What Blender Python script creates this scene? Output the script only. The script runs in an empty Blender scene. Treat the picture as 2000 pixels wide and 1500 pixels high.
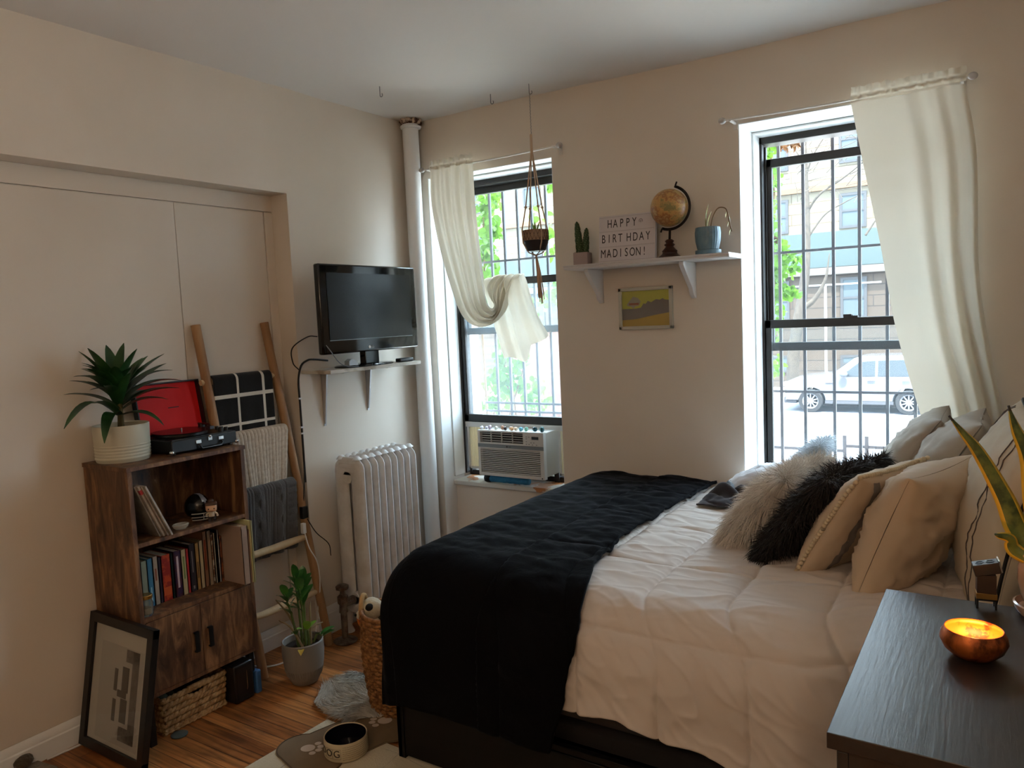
import bpy, bmesh, math, random
from math import sin, cos, pi, radians, sqrt, atan2, exp
from mathutils import Vector, Matrix, noise
random.seed(7)
SC = bpy.context.scene
COL = SC.collection

# ------------------------------------------------------------------ camera
CR = Matrix(((0.8383035190179399, -0.009790465538338802, 0.5451159113314169),
             (0.5433130871162086, 0.09819792427278365, -0.8337673878467373),
             (-0.04536628010310768, 0.995118743895953, 0.08763895353407142)))
CP = Vector((2.863, -3.452, 1.55)); FPX = 1487.0
cam_d = bpy.data.cameras.new('camera'); cam = bpy.data.objects.new('camera', cam_d)
COL.objects.link(cam); cam.matrix_world = Matrix.Translation(CP) @ CR.to_4x4()
cam_d.sensor_width = 36; cam_d.lens = FPX/2000*36; cam_d.clip_start = .05; cam_d.clip_end = 300
SC.camera = cam

def px(u, v, ax, val):
    """point where the sight line through a photo pixel meets the real plane axis=val"""
    d = CR @ Vector((u-1000, 750-v, -FPX)).normalized()
    t = (val-CP[ax])/d[ax]
    return CP + d*t

# ------------------------------------------------------------------ colours / materials
def lin(c):
    return tuple((x/255/12.92 if x/255 <= .04045 else ((x/255+.055)/1.055)**2.4) for x in c)+(1,)
MATS = {}
def nd(nt, t, **k):
    n = nt.nodes.new(t)
    for a, b in k.items():
        if a in ('operation','blend_type','noise_dimensions','distance','feature','wave_type','bands_direction','mode'):
            setattr(n, a, b)
        else: n.inputs[a].default_value = b
    return n
def mat(name, c, rough=.6, metal=0, var=None, bump=None, spec=.5, sheen=0, trans=0, emit=None, coat=0, sub=0, stretch=None, alpha=None):
    if name in MATS: return MATS[name]
    m = bpy.data.materials.new(name); m.use_nodes = True; MATS[name] = m
    nt = m.node_tree; b = nt.nodes['Principled BSDF']
    b.inputs['Base Color'].default_value = lin(c); b.inputs['Roughness'].default_value = rough
    b.inputs['Metallic'].default_value = metal; b.inputs['Specular IOR Level'].default_value = spec
    b.inputs['Coat Weight'].default_value = coat
    if sheen: b.inputs['Sheen Weight'].default_value = sheen; b.inputs['Sheen Roughness'].default_value = .4
    if trans: b.inputs['Transmission Weight'].default_value = trans
    if sub: b.inputs['Subsurface Weight'].default_value = sub; b.inputs['Subsurface Radius'].default_value = (.02, .02, .02)
    if emit: b.inputs['Emission Color'].default_value = lin(emit[0]); b.inputs['Emission Strength'].default_value = emit[1]
    tc = nd(nt, 'ShaderNodeTexCoord'); vec = tc.outputs['Object']
    if stretch:
        mp = nd(nt, 'ShaderNodeMapping', Scale=stretch); nt.links.new(vec, mp.inputs['Vector']); vec = mp.outputs['Vector']
    if var:
        sc, c2, *r = var
        n = nd(nt, 'ShaderNodeTexNoise', Scale=sc, Detail=(r[0] if r else 3), Roughness=.6); nt.links.new(vec, n.inputs['Vector'])
        rp = nd(nt, 'ShaderNodeMapRange'); rp.inputs[1].default_value = (r[1] if len(r) > 1 else .35); rp.inputs[2].default_value = (r[2] if len(r) > 2 else .65)
        nt.links.new(n.outputs['Fac'], rp.inputs[0])
        mx = nd(nt, 'ShaderNodeMix'); mx.data_type = 'RGBA'
        mx.inputs[6].default_value = lin(c); mx.inputs[7].default_value = lin(c2)
        nt.links.new(rp.outputs[0], mx.inputs[0]); nt.links.new(mx.outputs[2], b.inputs['Base Color'])
    if bump:
        n = nd(nt, 'ShaderNodeTexNoise', Scale=bump[0], Detail=4); nt.links.new(vec, n.inputs['Vector'])
        bp = nd(nt, 'ShaderNodeBump', Strength=bump[1], Distance=(bump[2] if len(bump) > 2 else .01))
        nt.links.new(n.outputs['Fac'], bp.inputs['Height']); nt.links.new(bp.outputs[0], b.inputs['Normal'])
    return m

def thin_fabric(name, c, tl, rough=.9):
    """diffuse cloth that lets some light through"""
    m = mat(name, c, rough, bump=(60, .15, .002)); nt = m.node_tree
    b = nt.nodes['Principled BSDF']; o = nt.nodes['Material Output']
    t = nd(nt, 'ShaderNodeBsdfTranslucent', Color=lin(c)); mx = nd(nt, 'ShaderNodeMixShader', Fac=tl)
    nt.links.new(b.outputs[0], mx.inputs[1]); nt.links.new(t.outputs[0], mx.inputs[2]); nt.links.new(mx.outputs[0], o.inputs[0])
    return m
def pane(name, tint=(251, 253, 253), haze=.0):
    """window glass: thin, reflecting a little, optionally dusty"""
    m = bpy.data.materials.new(name); m.use_nodes = True; nt = m.node_tree
    for n in list(nt.nodes):
        if n.type == 'BSDF_PRINCIPLED': nt.nodes.remove(n)
    o = nt.nodes['Material Output']
    t = nd(nt, 'ShaderNodeBsdfTransparent', Color=lin(tint)); g = nd(nt, 'ShaderNodeBsdfGlossy', Roughness=.03)
    lw = nt.nodes.new('ShaderNodeLayerWeight'); pw = nd(nt, 'ShaderNodeMath', operation='POWER'); pw.inputs[1].default_value = 5
    fr = nd(nt, 'ShaderNodeMath', operation='MULTIPLY_ADD'); fr.inputs[1].default_value = .8; fr.inputs[2].default_value = .03; mx = nd(nt, 'ShaderNodeMixShader')
    nt.links.new(lw.outputs['Facing'], pw.inputs[0]); nt.links.new(pw.outputs[0], fr.inputs[0])
    nt.links.new(fr.outputs[0], mx.inputs[0]); nt.links.new(t.outputs[0], mx.inputs[1]); nt.links.new(g.outputs[0], mx.inputs[2])
    out = mx
    if haze:
        d = nd(nt, 'ShaderNodeBsdfTranslucent', Color=lin((225, 240, 250))); m2 = nd(nt, 'ShaderNodeMixShader', Fac=haze)
        nt.links.new(mx.outputs[0], m2.inputs[1]); nt.links.new(d.outputs[0], m2.inputs[2]); out = m2
    nt.links.new(out.outputs[0], o.inputs[0])
    return m

# ------------------------------------------------------------------ mesh builder
class MB:
    def __init__(s, M=None): s.v = []; s.f = []; s.mi = []; s.cur = 0; s.M = M
    def add(s, vs, fs, M=None):
        o = len(s.v)
        for p in vs:
            p = Vector(p)
            if M is not None: p = M @ p
            if s.M is not None: p = s.M @ p
            s.v.append(p)
        for f in fs: s.f.append([o+i for i in f]); s.mi.append(s.cur)
        return s
    def box(s, x0, y0, z0, x1, y1, z1, M=None):
        x0, x1 = sorted((x0, x1)); y0, y1 = sorted((y0, y1)); z0, z1 = sorted((z0, z1))
        return s.add([(x0,y0,z0),(x1,y0,z0),(x1,y1,z0),(x0,y1,z0),(x0,y0,z1),(x1,y0,z1),(x1,y1,z1),(x0,y1,z1)],
                     [(0,3,2,1),(4,5,6,7),(0,1,5,4),(1,2,6,5),(2,3,7,6),(3,0,4,7)], M)
    def tube(s, pts, r, n=8, cap=True, flat=1.0):
        pts = [Vector(p) for p in pts]; rs = r if isinstance(r, (list, tuple)) else [r]*len(pts)
        vs = []; fs = []; up = None
        for i, p in enumerate(pts):
            a = pts[max(i-1, 0)]; b = pts[min(i+1, len(pts)-1)]; t = (b-a).normalized()
            if up is None: up = Vector((0,0,1)) if abs(t.z) < .9 else Vector((1,0,0))
            x = t.cross(up); x = x.normalized() if x.length > 1e-6 else t.orthogonal().normalized()
            y = x.cross(t).normalized(); up = y
            for k in range(n):
                an = 2*pi*k/n; vs.append(p+(x*cos(an)+y*sin(an)*flat)*rs[i])
        for i in range(len(pts)-1):
            for k in range(n): fs.append((i*n+k, i*n+(k+1) % n, (i+1)*n+(k+1) % n, (i+1)*n+k))
        if cap: fs.append(tuple(reversed(range(n)))); fs.append(tuple(range((len(pts)-1)*n, len(pts)*n)))
        return s.add(vs, fs)
    def cyl(s, c, r, h, n=24, axis='z', r2=None):
        c = Vector(c); a = {'x': Vector((1,0,0)), 'y': Vector((0,1,0)), 'z': Vector((0,0,1))}[axis]
        return s.tube([c, c+a*h], [r, r if r2 is None else r2], n)
    def lathe(s, prof, c=(0,0,0), n=32, M=None, wob=None, cap=True):
        vs = []; fs = []; c = Vector(c)
        for i, (r, z) in enumerate(prof):
            for k in range(n):
                a = 2*pi*k/n; rr = r*(wob(a, z) if wob else 1); vs.append(c+Vector((rr*cos(a), rr*sin(a), z)))
        for i in range(len(prof)-1):
            for k in range(n): fs.append((i*n+k, i*n+(k+1) % n, (i+1)*n+(k+1) % n, (i+1)*n+k))
        if cap and prof[0][0] > 1e-5: fs.append(tuple(reversed(range(n))))
        if cap and prof[-1][0] > 1e-5: fs.append(tuple(range((len(prof)-1)*n, len(prof)*n)))
        return s.add(vs, fs, M)
    def ball(s, c, r, n=16, m=10, M=None, nz=None):
        r = r if isinstance(r, (tuple, list)) else (r, r, r); c = Vector(c); vs = []; fs = []
        for i in range(m+1):
            th = pi*i/m
            for k in range(n):
                a = 2*pi*k/n; d = Vector((sin(th)*cos(a), sin(th)*sin(a), -cos(th)))
                w = 1+(nz*noise.noise(d*2.3+c*9) if nz else 0)
                vs.append(c+Vector((d.x*r[0], d.y*r[1], d.z*r[2]))*w)
        for i in range(m):
            for k in range(n): fs.append((i*n+k, i*n+(k+1) % n, (i+1)*n+(k+1) % n, (i+1)*n+k))
        return s.add(vs, fs, M)
    def grid(s, fn, nu, nv, cu=False, cv=False, M=None):
        vs = [fn(i/(nu if cu else nu-1), j/(nv if cv else nv-1)) for i in range(nu) for j in range(nv)]
        fs = [(i*nv+j, ((i+1) % nu)*nv+j, ((i+1) % nu)*nv+(j+1) % nv, i*nv+(j+1) % nv)
              for i in range(nu if cu else nu-1) for j in range(nv if cv else nv-1)]
        return s.add(vs, fs, M)
    def prism(s, poly, fn, d):
        """poly: 2d outline; fn(a,b,h)->3d point; extruded from 0 to d"""
        n = len(poly); vs = [fn(a, b, 0) for a, b in poly]+[fn(a, b, d) for a, b in poly]
        fs = [tuple(range(n)), tuple(reversed(range(n, 2*n)))]+[(i, i+n, (i+1) % n+n, (i+1) % n) for i in range(n)]
        return s.add(vs, fs)
    def paint(s, fn):
        for i, f in enumerate(s.f):
            c = sum((s.v[k] for k in f), Vector())/len(f); s.mi[i] = fn(c)
        return s
    def build(s, name, m=None, parent=None, smooth=None, bevel=0, solid=0, sub=0, angle=35, origin=None):
        me = bpy.data.meshes.new(name)
        if parent is not None:
            r = parent
            while r.parent: r = r.parent
            off = r.matrix_basis.inverted()
        elif origin is not None: off = Matrix.Translation(-Vector(origin))
        else:
            c = Vector(((min(p.x for p in s.v)+max(p.x for p in s.v))/2, (min(p.y for p in s.v)+max(p.y for p in s.v))/2, min(p.z for p in s.v)))
            origin = c; off = Matrix.Translation(-c)
        me.from_pydata([off @ p for p in s.v], [], s.f)
        ms = m if isinstance(m, (list, tuple)) else [m]
        for q in ms: me.materials.append(q)
        if len(ms) > 1: me.polygons.foreach_set('material_index', s.mi)
        bm = bmesh.new(); bm.from_mesh(me); bmesh.ops.recalc_face_normals(bm, faces=bm.faces); bm.to_mesh(me); bm.free()
        o = bpy.data.objects.new(name, me); COL.objects.link(o)
        if parent is not None: o.parent = parent
        else: o.location = origin
        if smooth is not False:
            me.polygons.foreach_set('use_smooth', [True]*len(me.polygons))
            if smooth is None: me.set_sharp_from_angle(angle=radians(angle))
        if solid: md = o.modifiers.new('s', 'SOLIDIFY'); md.thickness = solid; md.offset = 0
        if bevel: md = o.modifiers.new('b', 'BEVEL'); md.width = bevel; md.segments = 2; md.limit_method = 'ANGLE'; md.angle_limit = radians(50)
        if sub: md = o.modifiers.new('u', 'SUBSURF'); md.levels = sub; md.render_levels = sub
        me.update()
        return o
def tag(o, label=None, cat=None, group=None, kind=None):
    if label: o['label'] = label
    if cat: o['category'] = cat
    if group: o['group'] = group
    if kind: o['kind'] = kind
    return o
def thing(name, label, cat, loc=(0,0,0), rz=0, group=None):
    o = bpy.data.objects.new(name, None); COL.objects.link(o); o.empty_display_size = .05
    o.matrix_basis = Matrix.Translation(Vector(loc)) @ Matrix.Rotation(rz, 4, 'Z')
    return tag(o, label, cat, group)
def Bx(*a): return MB().box(*a)
def T(x, y, z, rx=0, ry=0, rz=0):
    return Matrix.Translation((x, y, z)) @ Matrix.Rotation(rz, 4, 'Z') @ Matrix.Rotation(ry, 4, 'Y') @ Matrix.Rotation(rx, 4, 'X')
def frame(o, x, y, z):
    """matrix with local axes x,y,z (Vectors) at o"""
    M = Matrix.Identity(4)
    for i, a in enumerate((x, y, z)):
        for k in range(3): M[k][i] = a[k]
    for k in range(3): M[k][3] = o[k]
    return M
def text(body, size, M, depth=.0006, sx=1):
    c = bpy.data.curves.new('t', 'FONT'); c.body = body; c.size = size; c.extrude = depth; c.align_x = 'CENTER'; c.align_y = 'CENTER'
    o = bpy.data.objects.new('t', c); COL.objects.link(o)
    bpy.context.view_layer.update(); dg = bpy.context.evaluated_depsgraph_get()
    me = bpy.data.meshes.new_from_object(o.evaluated_get(dg))
    vs = [M @ Vector((v.co.x*sx, v.co.y, v.co.z)) for v in me.vertices]; fs = [tuple(p.vertices) for p in me.polygons]
    bpy.data.objects.remove(o); bpy.data.curves.remove(c); bpy.data.meshes.remove(me)
    return vs, fs
def nz(x, y=0, z=0): return noise.noise(Vector((x, y, z)))
def lerp(a, b, t): return a+(b-a)*t
def curve_pts(ctrl, n=24):
    """catmull-rom through ctrl"""
    P = [Vector(p) for p in ctrl]; P = [P[0]*2-P[1]]+P+[P[-1]*2-P[-2]]; out = []
    segs = len(P)-3
    for i in range(segs):
        a, b, c, d = P[i:i+4]; k = max(2, n//segs)
        for j in range(k):
            t = j/k; out.append(.5*((2*b)+(c-a)*t+(2*a-5*b+4*c-d)*t*t+(3*b-a-3*c+d)*t**3))
    out.append(P[-2]); return out

def leaf(mb, p0, p1, w, arch=.0, side=None, n=9, droop=0, fold=.25, prof=None):
    """pointed leaf from p0 to p1; arch lifts its middle"""
    p0 = Vector(p0); p1 = Vector(p1); d = p1-p0; L = d.length; d = d/L
    s = side or d.cross(Vector((0, 0, 1))); s = Vector(s)-d*d.dot(Vector(s)); s = s.normalized() if s.length > 1e-4 else d.orthogonal().normalized()
    up = s.cross(d).normalized(); up = up if up.z >= 0 else -up
    vs = []; fs = []
    for i in range(n+1):
        t = i/n; ww = w/2*(prof(t) if prof else sin(pi*min(1, t*.97+.03))**.75*(1-.25*t))
        c = p0+d*L*t+up*(arch*4*t*(1-t))*L-Vector((0, 0, droop*t*t*L))
        vs += [c-s*ww+up*ww*fold, c, c+s*ww+up*ww*fold]
    for i in range(n):
        for k in (0, 1): fs.append((i*3+k, i*3+k+1, i*3+k+4, i*3+k+3))
    return mb.add(vs, fs)

# ------------------------------------------------------------------ common materials
WALL = mat('wall_paint', (226, 216, 203), .62, var=(1.5, (220, 209, 195), 3), bump=(9, .12, .006), spec=.3)
CEIL = mat('ceiling_paint', (226, 219, 212), .8, bump=(5, .15, .01), spec=.2)
TRIM = mat('gloss_white_paint', (236, 238, 238), .35, bump=(14, .1, .004))
BLACKF = mat('dark_window_metal', (38, 35, 33), .45, spec=.4)
WHITEM = mat('white_enamel', (228, 228, 228), .4)
BLACK = mat('black_plastic', (14, 14, 15), .35)
CHROME = mat('chrome', (210, 210, 210), .15, 1)
BRASS = mat('brass', (190, 150, 80), .3, 1)
# ------------------------------------------------------------------ room shell
W, NEAR, H = 3.30, -4.6, 2.669
A = -.125           # back plane of the closet recess
AY, AZ = -.943, 2.179
WT = .42            # thickness of the street wall
def st(name, mb, m, **k):
    o = mb.build(name, m, **k); o['kind'] = 'structure'; return o

# wood floor: narrow strips running along x
def wood_floor():
    m = bpy.data.materials.new('oak_strip_floor'); m.use_nodes = True; nt = m.node_tree; b = nt.nodes['Principled BSDF']; L = nt.links.new
    tc = nd(nt, 'ShaderNodeTexCoord')
    br = nt.nodes.new('ShaderNodeTexBrick'); br.offset = .37; br.offset_frequency = 2
    br.inputs['Scale'].default_value = 1; br.inputs['Brick Width'].default_value = 1.1; br.inputs['Row Height'].default_value = .057
    br.inputs['Mortar Size'].default_value = .0012; br.inputs['Mortar Smooth'].default_value = .3; br.inputs['Bias'].default_value = 0
    br.inputs['Color1'].default_value = lin((204, 136, 76)); br.inputs['Color2'].default_value = lin((154, 92, 46)); br.inputs['Mortar'].default_value = lin((48, 24, 12))
    L(tc.outputs['Object'], br.inputs['Vector'])
    mp = nd(nt, 'ShaderNodeMapping', Scale=(2.2, 40, 1)); L(tc.outputs['Object'], mp.inputs['Vector'])
    n = nd(nt, 'ShaderNodeTexNoise', Scale=1.6, Detail=5, Distortion=.6); L(mp.outputs[0], n.inputs['Vector'])
    r = nt.nodes.new('ShaderNodeValToRGB'); r.color_ramp.elements[0].position = .3; r.color_ramp.elements[0].color = (.3, .3, .3, 1); r.color_ramp.elements[1].position = .62; r.color_ramp.elements[1].color = (1.05, 1.05, 1.05, 1)
    L(n.outputs['Fac'], r.inputs[0])
    n2 = nd(nt, 'ShaderNodeTexNoise', Scale=3.5, Detail=3); L(tc.outputs['Object'], n2.inputs['Vector'])
    r2 = nt.nodes.new('ShaderNodeValToRGB'); r2.color_ramp.elements[0].position = .34; r2.color_ramp.elements[0].color = (.55, .5, .47, 1); r2.color_ramp.elements[1].position = .5; r2.color_ramp.elements[1].color = (1, 1, 1, 1)
    L(n2.outputs['Fac'], r2.inputs[0])
    m1 = nd(nt, 'ShaderNodeMix'); m1.data_type = 'RGBA'; m1.blend_type = 'MULTIPLY'; m1.inputs[0].default_value = .85
    L(br.outputs['Color'], m1.inputs[6]); L(r.outputs[0], m1.inputs[7])
    m2 = nd(nt, 'ShaderNodeMix'); m2.data_type = 'RGBA'; m2.blend_type = 'MULTIPLY'; m2.inputs[0].default_value = .8
    L(m1.outputs[2], m2.inputs[6]); L(r2.outputs[0], m2.inputs[7]); L(m2.outputs[2], b.inputs['Base Color'])
    b.inputs['Roughness'].default_value = .42
    bp = nd(nt, 'ShaderNodeBump', Strength=.3, Distance=.002); L(br.outputs['Fac'], bp.inputs['Height']); bp.invert = True; L(bp.outputs[0], b.inputs['Normal'])
    return m
fl = MB().box(A-.1, NEAR-.1, -.1, W+.1, WT, 0)
st('floor', fl, wood_floor(), origin=(0, 0, 0))
# ceiling, with the slight sag of old plaster
def ceil(u, v):
    x = lerp(A-.1, W+.1, u); y = lerp(NEAR-.1, .05, v)
    return (x, y, H+.012*nz(x*.9, y*.9)+.003*nz(x*5, y*5))
cm = MB().grid(ceil, 60, 80); cm.box(A-.1, NEAR-.1, H+.05, W+.1, WT, H+.15)
st('ceiling', cm, CEIL, smooth=True, origin=(0, 0, H))

# left wall: TV wall in plane x=0, header over the recess, recess back at x=A
wl = MB()
wl.box(-.3, AY, 0, 0, .0, H+.03)            # pier carrying the television
wl.box(-.3, NEAR, AZ, 0, AY, H+.03)         # header above the recess
wl.box(-.3, NEAR, 0, A, AY, AZ)             # recess back
st('wall_left', wl, WALL, origin=(0, 0, 0))
# painted-shut closet panels in the recess
tm = MB(); tm.box(A, NEAR, AZ-.075, A+.012, AY, AZ); tm.box(A, AY-.045, 0, A+.012, AY, AZ-.078)
st('trim_1', tm, WALL, bevel=.0015)
sy = px(338, 382, 0, A+.008).y
p1 = MB().box(A, NEAR, .1, A+.008, sy-.003, AZ-.078); st('trim_2', p1, WALL, bevel=.0015)
p2 = MB().box(A, sy+.001, .1, A+.006, AY-.048, AZ-.078); st('trim_3', p2, WALL, bevel=.0015)
def baseb(name, x, y0, y1, h=.13):
    b = MB(); b.prism([(0, 0), (.016, 0), (.016, h-.035), (.012, h-.03), (.012, h-.018), (.007, h-.005), (.004, h), (0, h)], lambda a, c, d: (x+a, y0+d, c), y1-y0)
    st(name, b, TRIM)
baseb('baseboard_left', A+.006, NEAR, AY-.046, .10)
baseb('baseboard_left_pier', 0, AY+.0, -.002, .14)

# window wall (y=0) with two deep openings; the first runs down to the floor as a recess
W1 = (.098, .91); W2 = (1.857, 2.667); WZ = .60; WH = 2.352
wb = MB()
for x0, x1, z0, z1 in ((-.3, W1[0], 0, H+.03), (W1[1], W2[0], 0, H+.03), (W2[1], W+.1, 0, H+.03), (W1[0], W1[1], WH, H+.03), (W2[0], W2[1], WH, H+.03), (W2[0], W2[1], 0, WZ)):
    wb.box(x0, 0, z0, x1, WT, z1)
wb.box(W1[0], .115, 0, W1[1], WT, WZ-.03)
st('wall_back', wb, WALL, origin=(0, 0, 0))
jm = MB()
for (x0, x1), y1 in ((W1, .2), (W2, .3)):
    jm.box(x0-.001, .001, WZ if x0 > 1 else .0, x0+.004, y1, WH); jm.box(x1-.004, .001, WZ if x0 > 1 else 0, x1+.001, y1, WH); jm.box(x0, .001, WH-.004, x1, y1, WH+.001)
    jm.box(x0+.004, y1-.1, WZ+.02, x0+.012, y1, WH-.006); jm.box(x0+.012, y1-.1, WH-.014, x1, y1, WH-.006)
st('trim_4', jm, TRIM, bevel=.002)
WR = MB().box(W, NEAR, 0, W+.1, 0, H+.03); st('wall_right', WR, WALL)
WN = MB().box(A-.1, NEAR-.1, 0, W+.1, NEAR, H+.03); st('wall_near', WN, WALL)
# our own building above, below and beside the room (it shades the street side)
ob = MB().box(-9, -6, H+.16, 9, WT, 6); ob.box(-9, NEAR-.2, -2.2, A-.35, WT, H+.16); ob.box(W+.12, NEAR-.2, -2.2, 9, WT, H+.16); ob.box(-9, -6, -2.2, 9, WT, -.12)
st('trim_5', ob, mat('house_brick', (120, 80, 66), .9, var=(8, (96, 62, 50))))

# window sills
SILLW = mat('worn_sill_paint', (205, 203, 196), .5, var=(7, (170, 112, 62), 4, .56, .6))
s1 = MB().box(W1[0]+.003, .09, WZ-.028, W1[1]-.003, .40, WZ); st('trim_6', s1, SILLW, bevel=.005)
s2 = MB().box(W2[0]+.003, .0, WZ, W2[1]-.003, .40, WZ+.025); st('trim_7', s2, TRIM, bevel=.005)

# ------------------------------------------------------------------ windows (double hung, black metal)
def window(n, X, y, top_a, low_b, upper, haze):
    x0, x1 = X; r = bpy.data.objects.new('window_%d' % n, None); COL.objects.link(r); r.location = ((x0+x1)/2, y, WZ+.02); r['kind'] = 'structure'
    f = MB(); w = .022
    f.box(x0, y, WZ+.02, x0+w, y+.1, WH-.004); f.box(x1-w, y, WZ+.02, x1, y+.1, WH-.004); f.box(x0, y, WH-.045, x1, y+.1, WH-.004); f.box(x0, y+.06, WZ, x1, y+.12, WZ+.03)
    f.box(x0+w, y+.042, WZ+.02, x0+w+.008, y+.05, WH-.05); f.box(x1-w-.008, y+.042, WZ+.02, x1-w, y+.05, WH-.05)
    f.build('window_frame', BLACKF, r, bevel=.003)
    def sash(za, zb, yy, rt, rb, hz):
        s = MB(); a, b = x0+w+.002, x1-w-.002; sw = .028
        s.box(a, yy, za, a+sw, yy+.03, zb); s.box(b-sw, yy, za, b, yy+.03, zb); s.box(a, yy, zb-rt, b, yy+.03, zb); s.box(a, yy, za, b, yy+.03, za+rb)
        o = s.build('sash', BLACKF, r, bevel=.003)
        g = MB().box(a+sw-.004, yy+.013, za+rb-.004, b-sw+.004, yy+.017, zb-rt+.004)
        g.build('glass', pane('pane_glass_%d' % int(hz*1000), haze=hz), o)
        return o
    sash(upper[0], upper[1], y+.055, .04, .04, .006)
    lo = sash(low_b, top_a, y+.008, .04, .045, haze)
    k = MB(); xm = (x0+x1)/2; k.box(xm-.03, y+.005, top_a, xm+.03, y+.035, top_a+.008); k.ball((xm-.005, y+.02, top_a+.01), (.014, .012, .008)); k.box(xm-.03, y+.0, top_a+.008, xm+.005, y+.012, top_a+.015)
    k.build('sash_lock', BLACKF, lo)
    return r
window(1, W1, .2, 1.772, .935, (1.455, 2.31), .05)
window(2, W2, .3, px(1600, 622, 1, .31).z, .625, (px(1600, 684, 1, .36).z, px(1600, 297, 1, .36).z), .012)

# ------------------------------------------------------------------ iron grilles outside
GRM = mat('grille_iron', (70, 68, 74), .5)
def grille(xs, hz, z0, z1, y, x0, x1, label):
    g = thing('window_grille', label, 'window grille', ((x0+x1)/2, y, z0))
    for x in xs: MB().box(x-.007, y-.007, z0, x+.007, y+.007, z1).build('bar', GRM, g)
    for z in hz: MB().box(x0, y-.012, z-.006, x1, y-.0, z+.006).build('crossbar', GRM, g)
    return g
YG = .5
xs2 = [px(u, 490, 1, YG).x for u in (1523, 1570, 1628, 1679, 1733)]; xs2 += [xs2[-1]+.117, xs2[-1]+.234]
grille(xs2, [px(1600, 488, 1, YG).z, px(1600, 765, 1, YG).z], .72, 2.5, YG, 1.84, 2.72, 'black iron security grille outside the right window')
xb = px(985, 450, 1, YG).x; xs1 = [xb+.1*k for k in range(-1, 8)]
grille(xs1, [px(1000, 508, 1, YG).z, px(1000, 787, 1, YG).z, px(1000, 803, 1, YG).z], .68, 2.5, YG, .08, .96, 'black iron security grille outside the left window')

# ------------------------------------------------------------------ street outside
GZ = -2.02
road = MB().box(-60, .5, GZ-.3, 40, 60, GZ-.12); road.build('street_ground', mat('asphalt', (150, 148, 144), .9, var=(3, (136, 134, 132))), origin=(0, 0, GZ))['kind'] = 'structure'
road2 = MB().box(-60, 12, GZ-.12, 40, 24.9, GZ); road2.build('roadway', mat('asphalt_road', (118, 120, 125), .85, var=(2, (102, 105, 112)), bump=(30, .3)), origin=(0, 12, GZ))['kind'] = 'structure'
for nm, y0, y1 in (('sidewalk_near', .6, 12), ('sidewalk_far', 24.9, 29)):
    MB().box(-60, y0, GZ-.12, 40, y1, GZ+.15).build(nm, mat('sidewalk_concrete', (196, 192, 186), .85, var=(2, (184, 180, 174))), origin=(0, y0, GZ))['kind'] = 'structure'

# facade across the street: coursed stone base, green storefront band, pale siding above
def coursed(name, c, mort, row, wid=2.4, c2=None):
    m = mat(name, c, .85); nt = m.node_tree; b = nt.nodes['Principled BSDF']; L = nt.links.new
    tc = nd(nt, 'ShaderNodeTexCoord'); sp = nt.nodes.new('ShaderNodeSeparateXYZ'); cb = nt.nodes.new('ShaderNodeCombineXYZ')
    L(tc.outputs['Object'], sp.inputs[0]); L(sp.outputs[0], cb.inputs[0]); L(sp.outputs[2], cb.inputs[1])
    br = nt.nodes.new('ShaderNodeTexBrick'); br.inputs['Scale'].default_value = 1; br.inputs['Brick Width'].default_value = wid; br.inputs['Row Height'].default_value = row
    br.inputs['Mortar Size'].default_value = row*.05; br.inputs['Color1'].default_value = lin(c); br.inputs['Color2'].default_value = lin(c2 or c); br.inputs['Mortar'].default_value = lin(mort)
    L(cb.outputs[0], br.inputs['Vector']); L(br.outputs['Color'], b.inputs['Base Color'])
    bp = nd(nt, 'ShaderNodeBump', Strength=.6, Distance=.03); bp.invert = True; L(br.outputs['Fac'], bp.inputs['Height']); L(bp.outputs[0], b.inputs['Normal'])
    return m
YF = 29
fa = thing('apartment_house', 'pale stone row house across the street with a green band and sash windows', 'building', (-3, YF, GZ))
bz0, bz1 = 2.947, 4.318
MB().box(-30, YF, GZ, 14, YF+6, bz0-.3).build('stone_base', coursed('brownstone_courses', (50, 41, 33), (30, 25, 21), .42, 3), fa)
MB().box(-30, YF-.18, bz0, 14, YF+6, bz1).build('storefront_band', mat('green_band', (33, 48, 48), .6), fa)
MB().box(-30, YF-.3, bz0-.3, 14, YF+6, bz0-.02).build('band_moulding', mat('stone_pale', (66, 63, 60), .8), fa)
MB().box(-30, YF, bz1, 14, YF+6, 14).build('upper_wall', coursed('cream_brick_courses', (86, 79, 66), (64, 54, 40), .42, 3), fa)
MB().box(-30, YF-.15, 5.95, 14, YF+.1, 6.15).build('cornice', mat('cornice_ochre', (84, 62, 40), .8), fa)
GL = mat('far_window_glass', (58, 66, 70), .4, spec=.15)
FRM = mat('far_window_frame', (34, 35, 38), .6)
def farwin(x0, x1, z0, z1):
    w = MB(); t = .1; w.box(x0, YF-.06, z0, x0+t, YF+.02, z1); w.box(x1-t, YF-.06, z0, x1, YF+.02, z1); w.box(x0+t, YF-.058, z0, x1-t, YF+.02, z0+t); w.box(x0+t, YF-.058, z1-t, x1-t, YF+.02, z1); w.box(x0+t, YF-.058, (z0+z1)/2-.04, x1-t, YF+.02, (z0+z1)/2+.04)
    o = w.build('window', FRM, fa); MB().box(x0+t, YF-.03, z0+t, x1-t, YF+.01, z1-t).build('pane', GL, o)
for k in range(-7, 4):
    dx = -2.7+k*2.9
    farwin(dx, dx+.98, 4.4, 5.75); farwin(dx+.02, dx+.98, .9, 2.5); farwin(dx, dx+1.0, 6.9, 8.7); farwin(dx, dx+1, -1.25, -.55)
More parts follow.
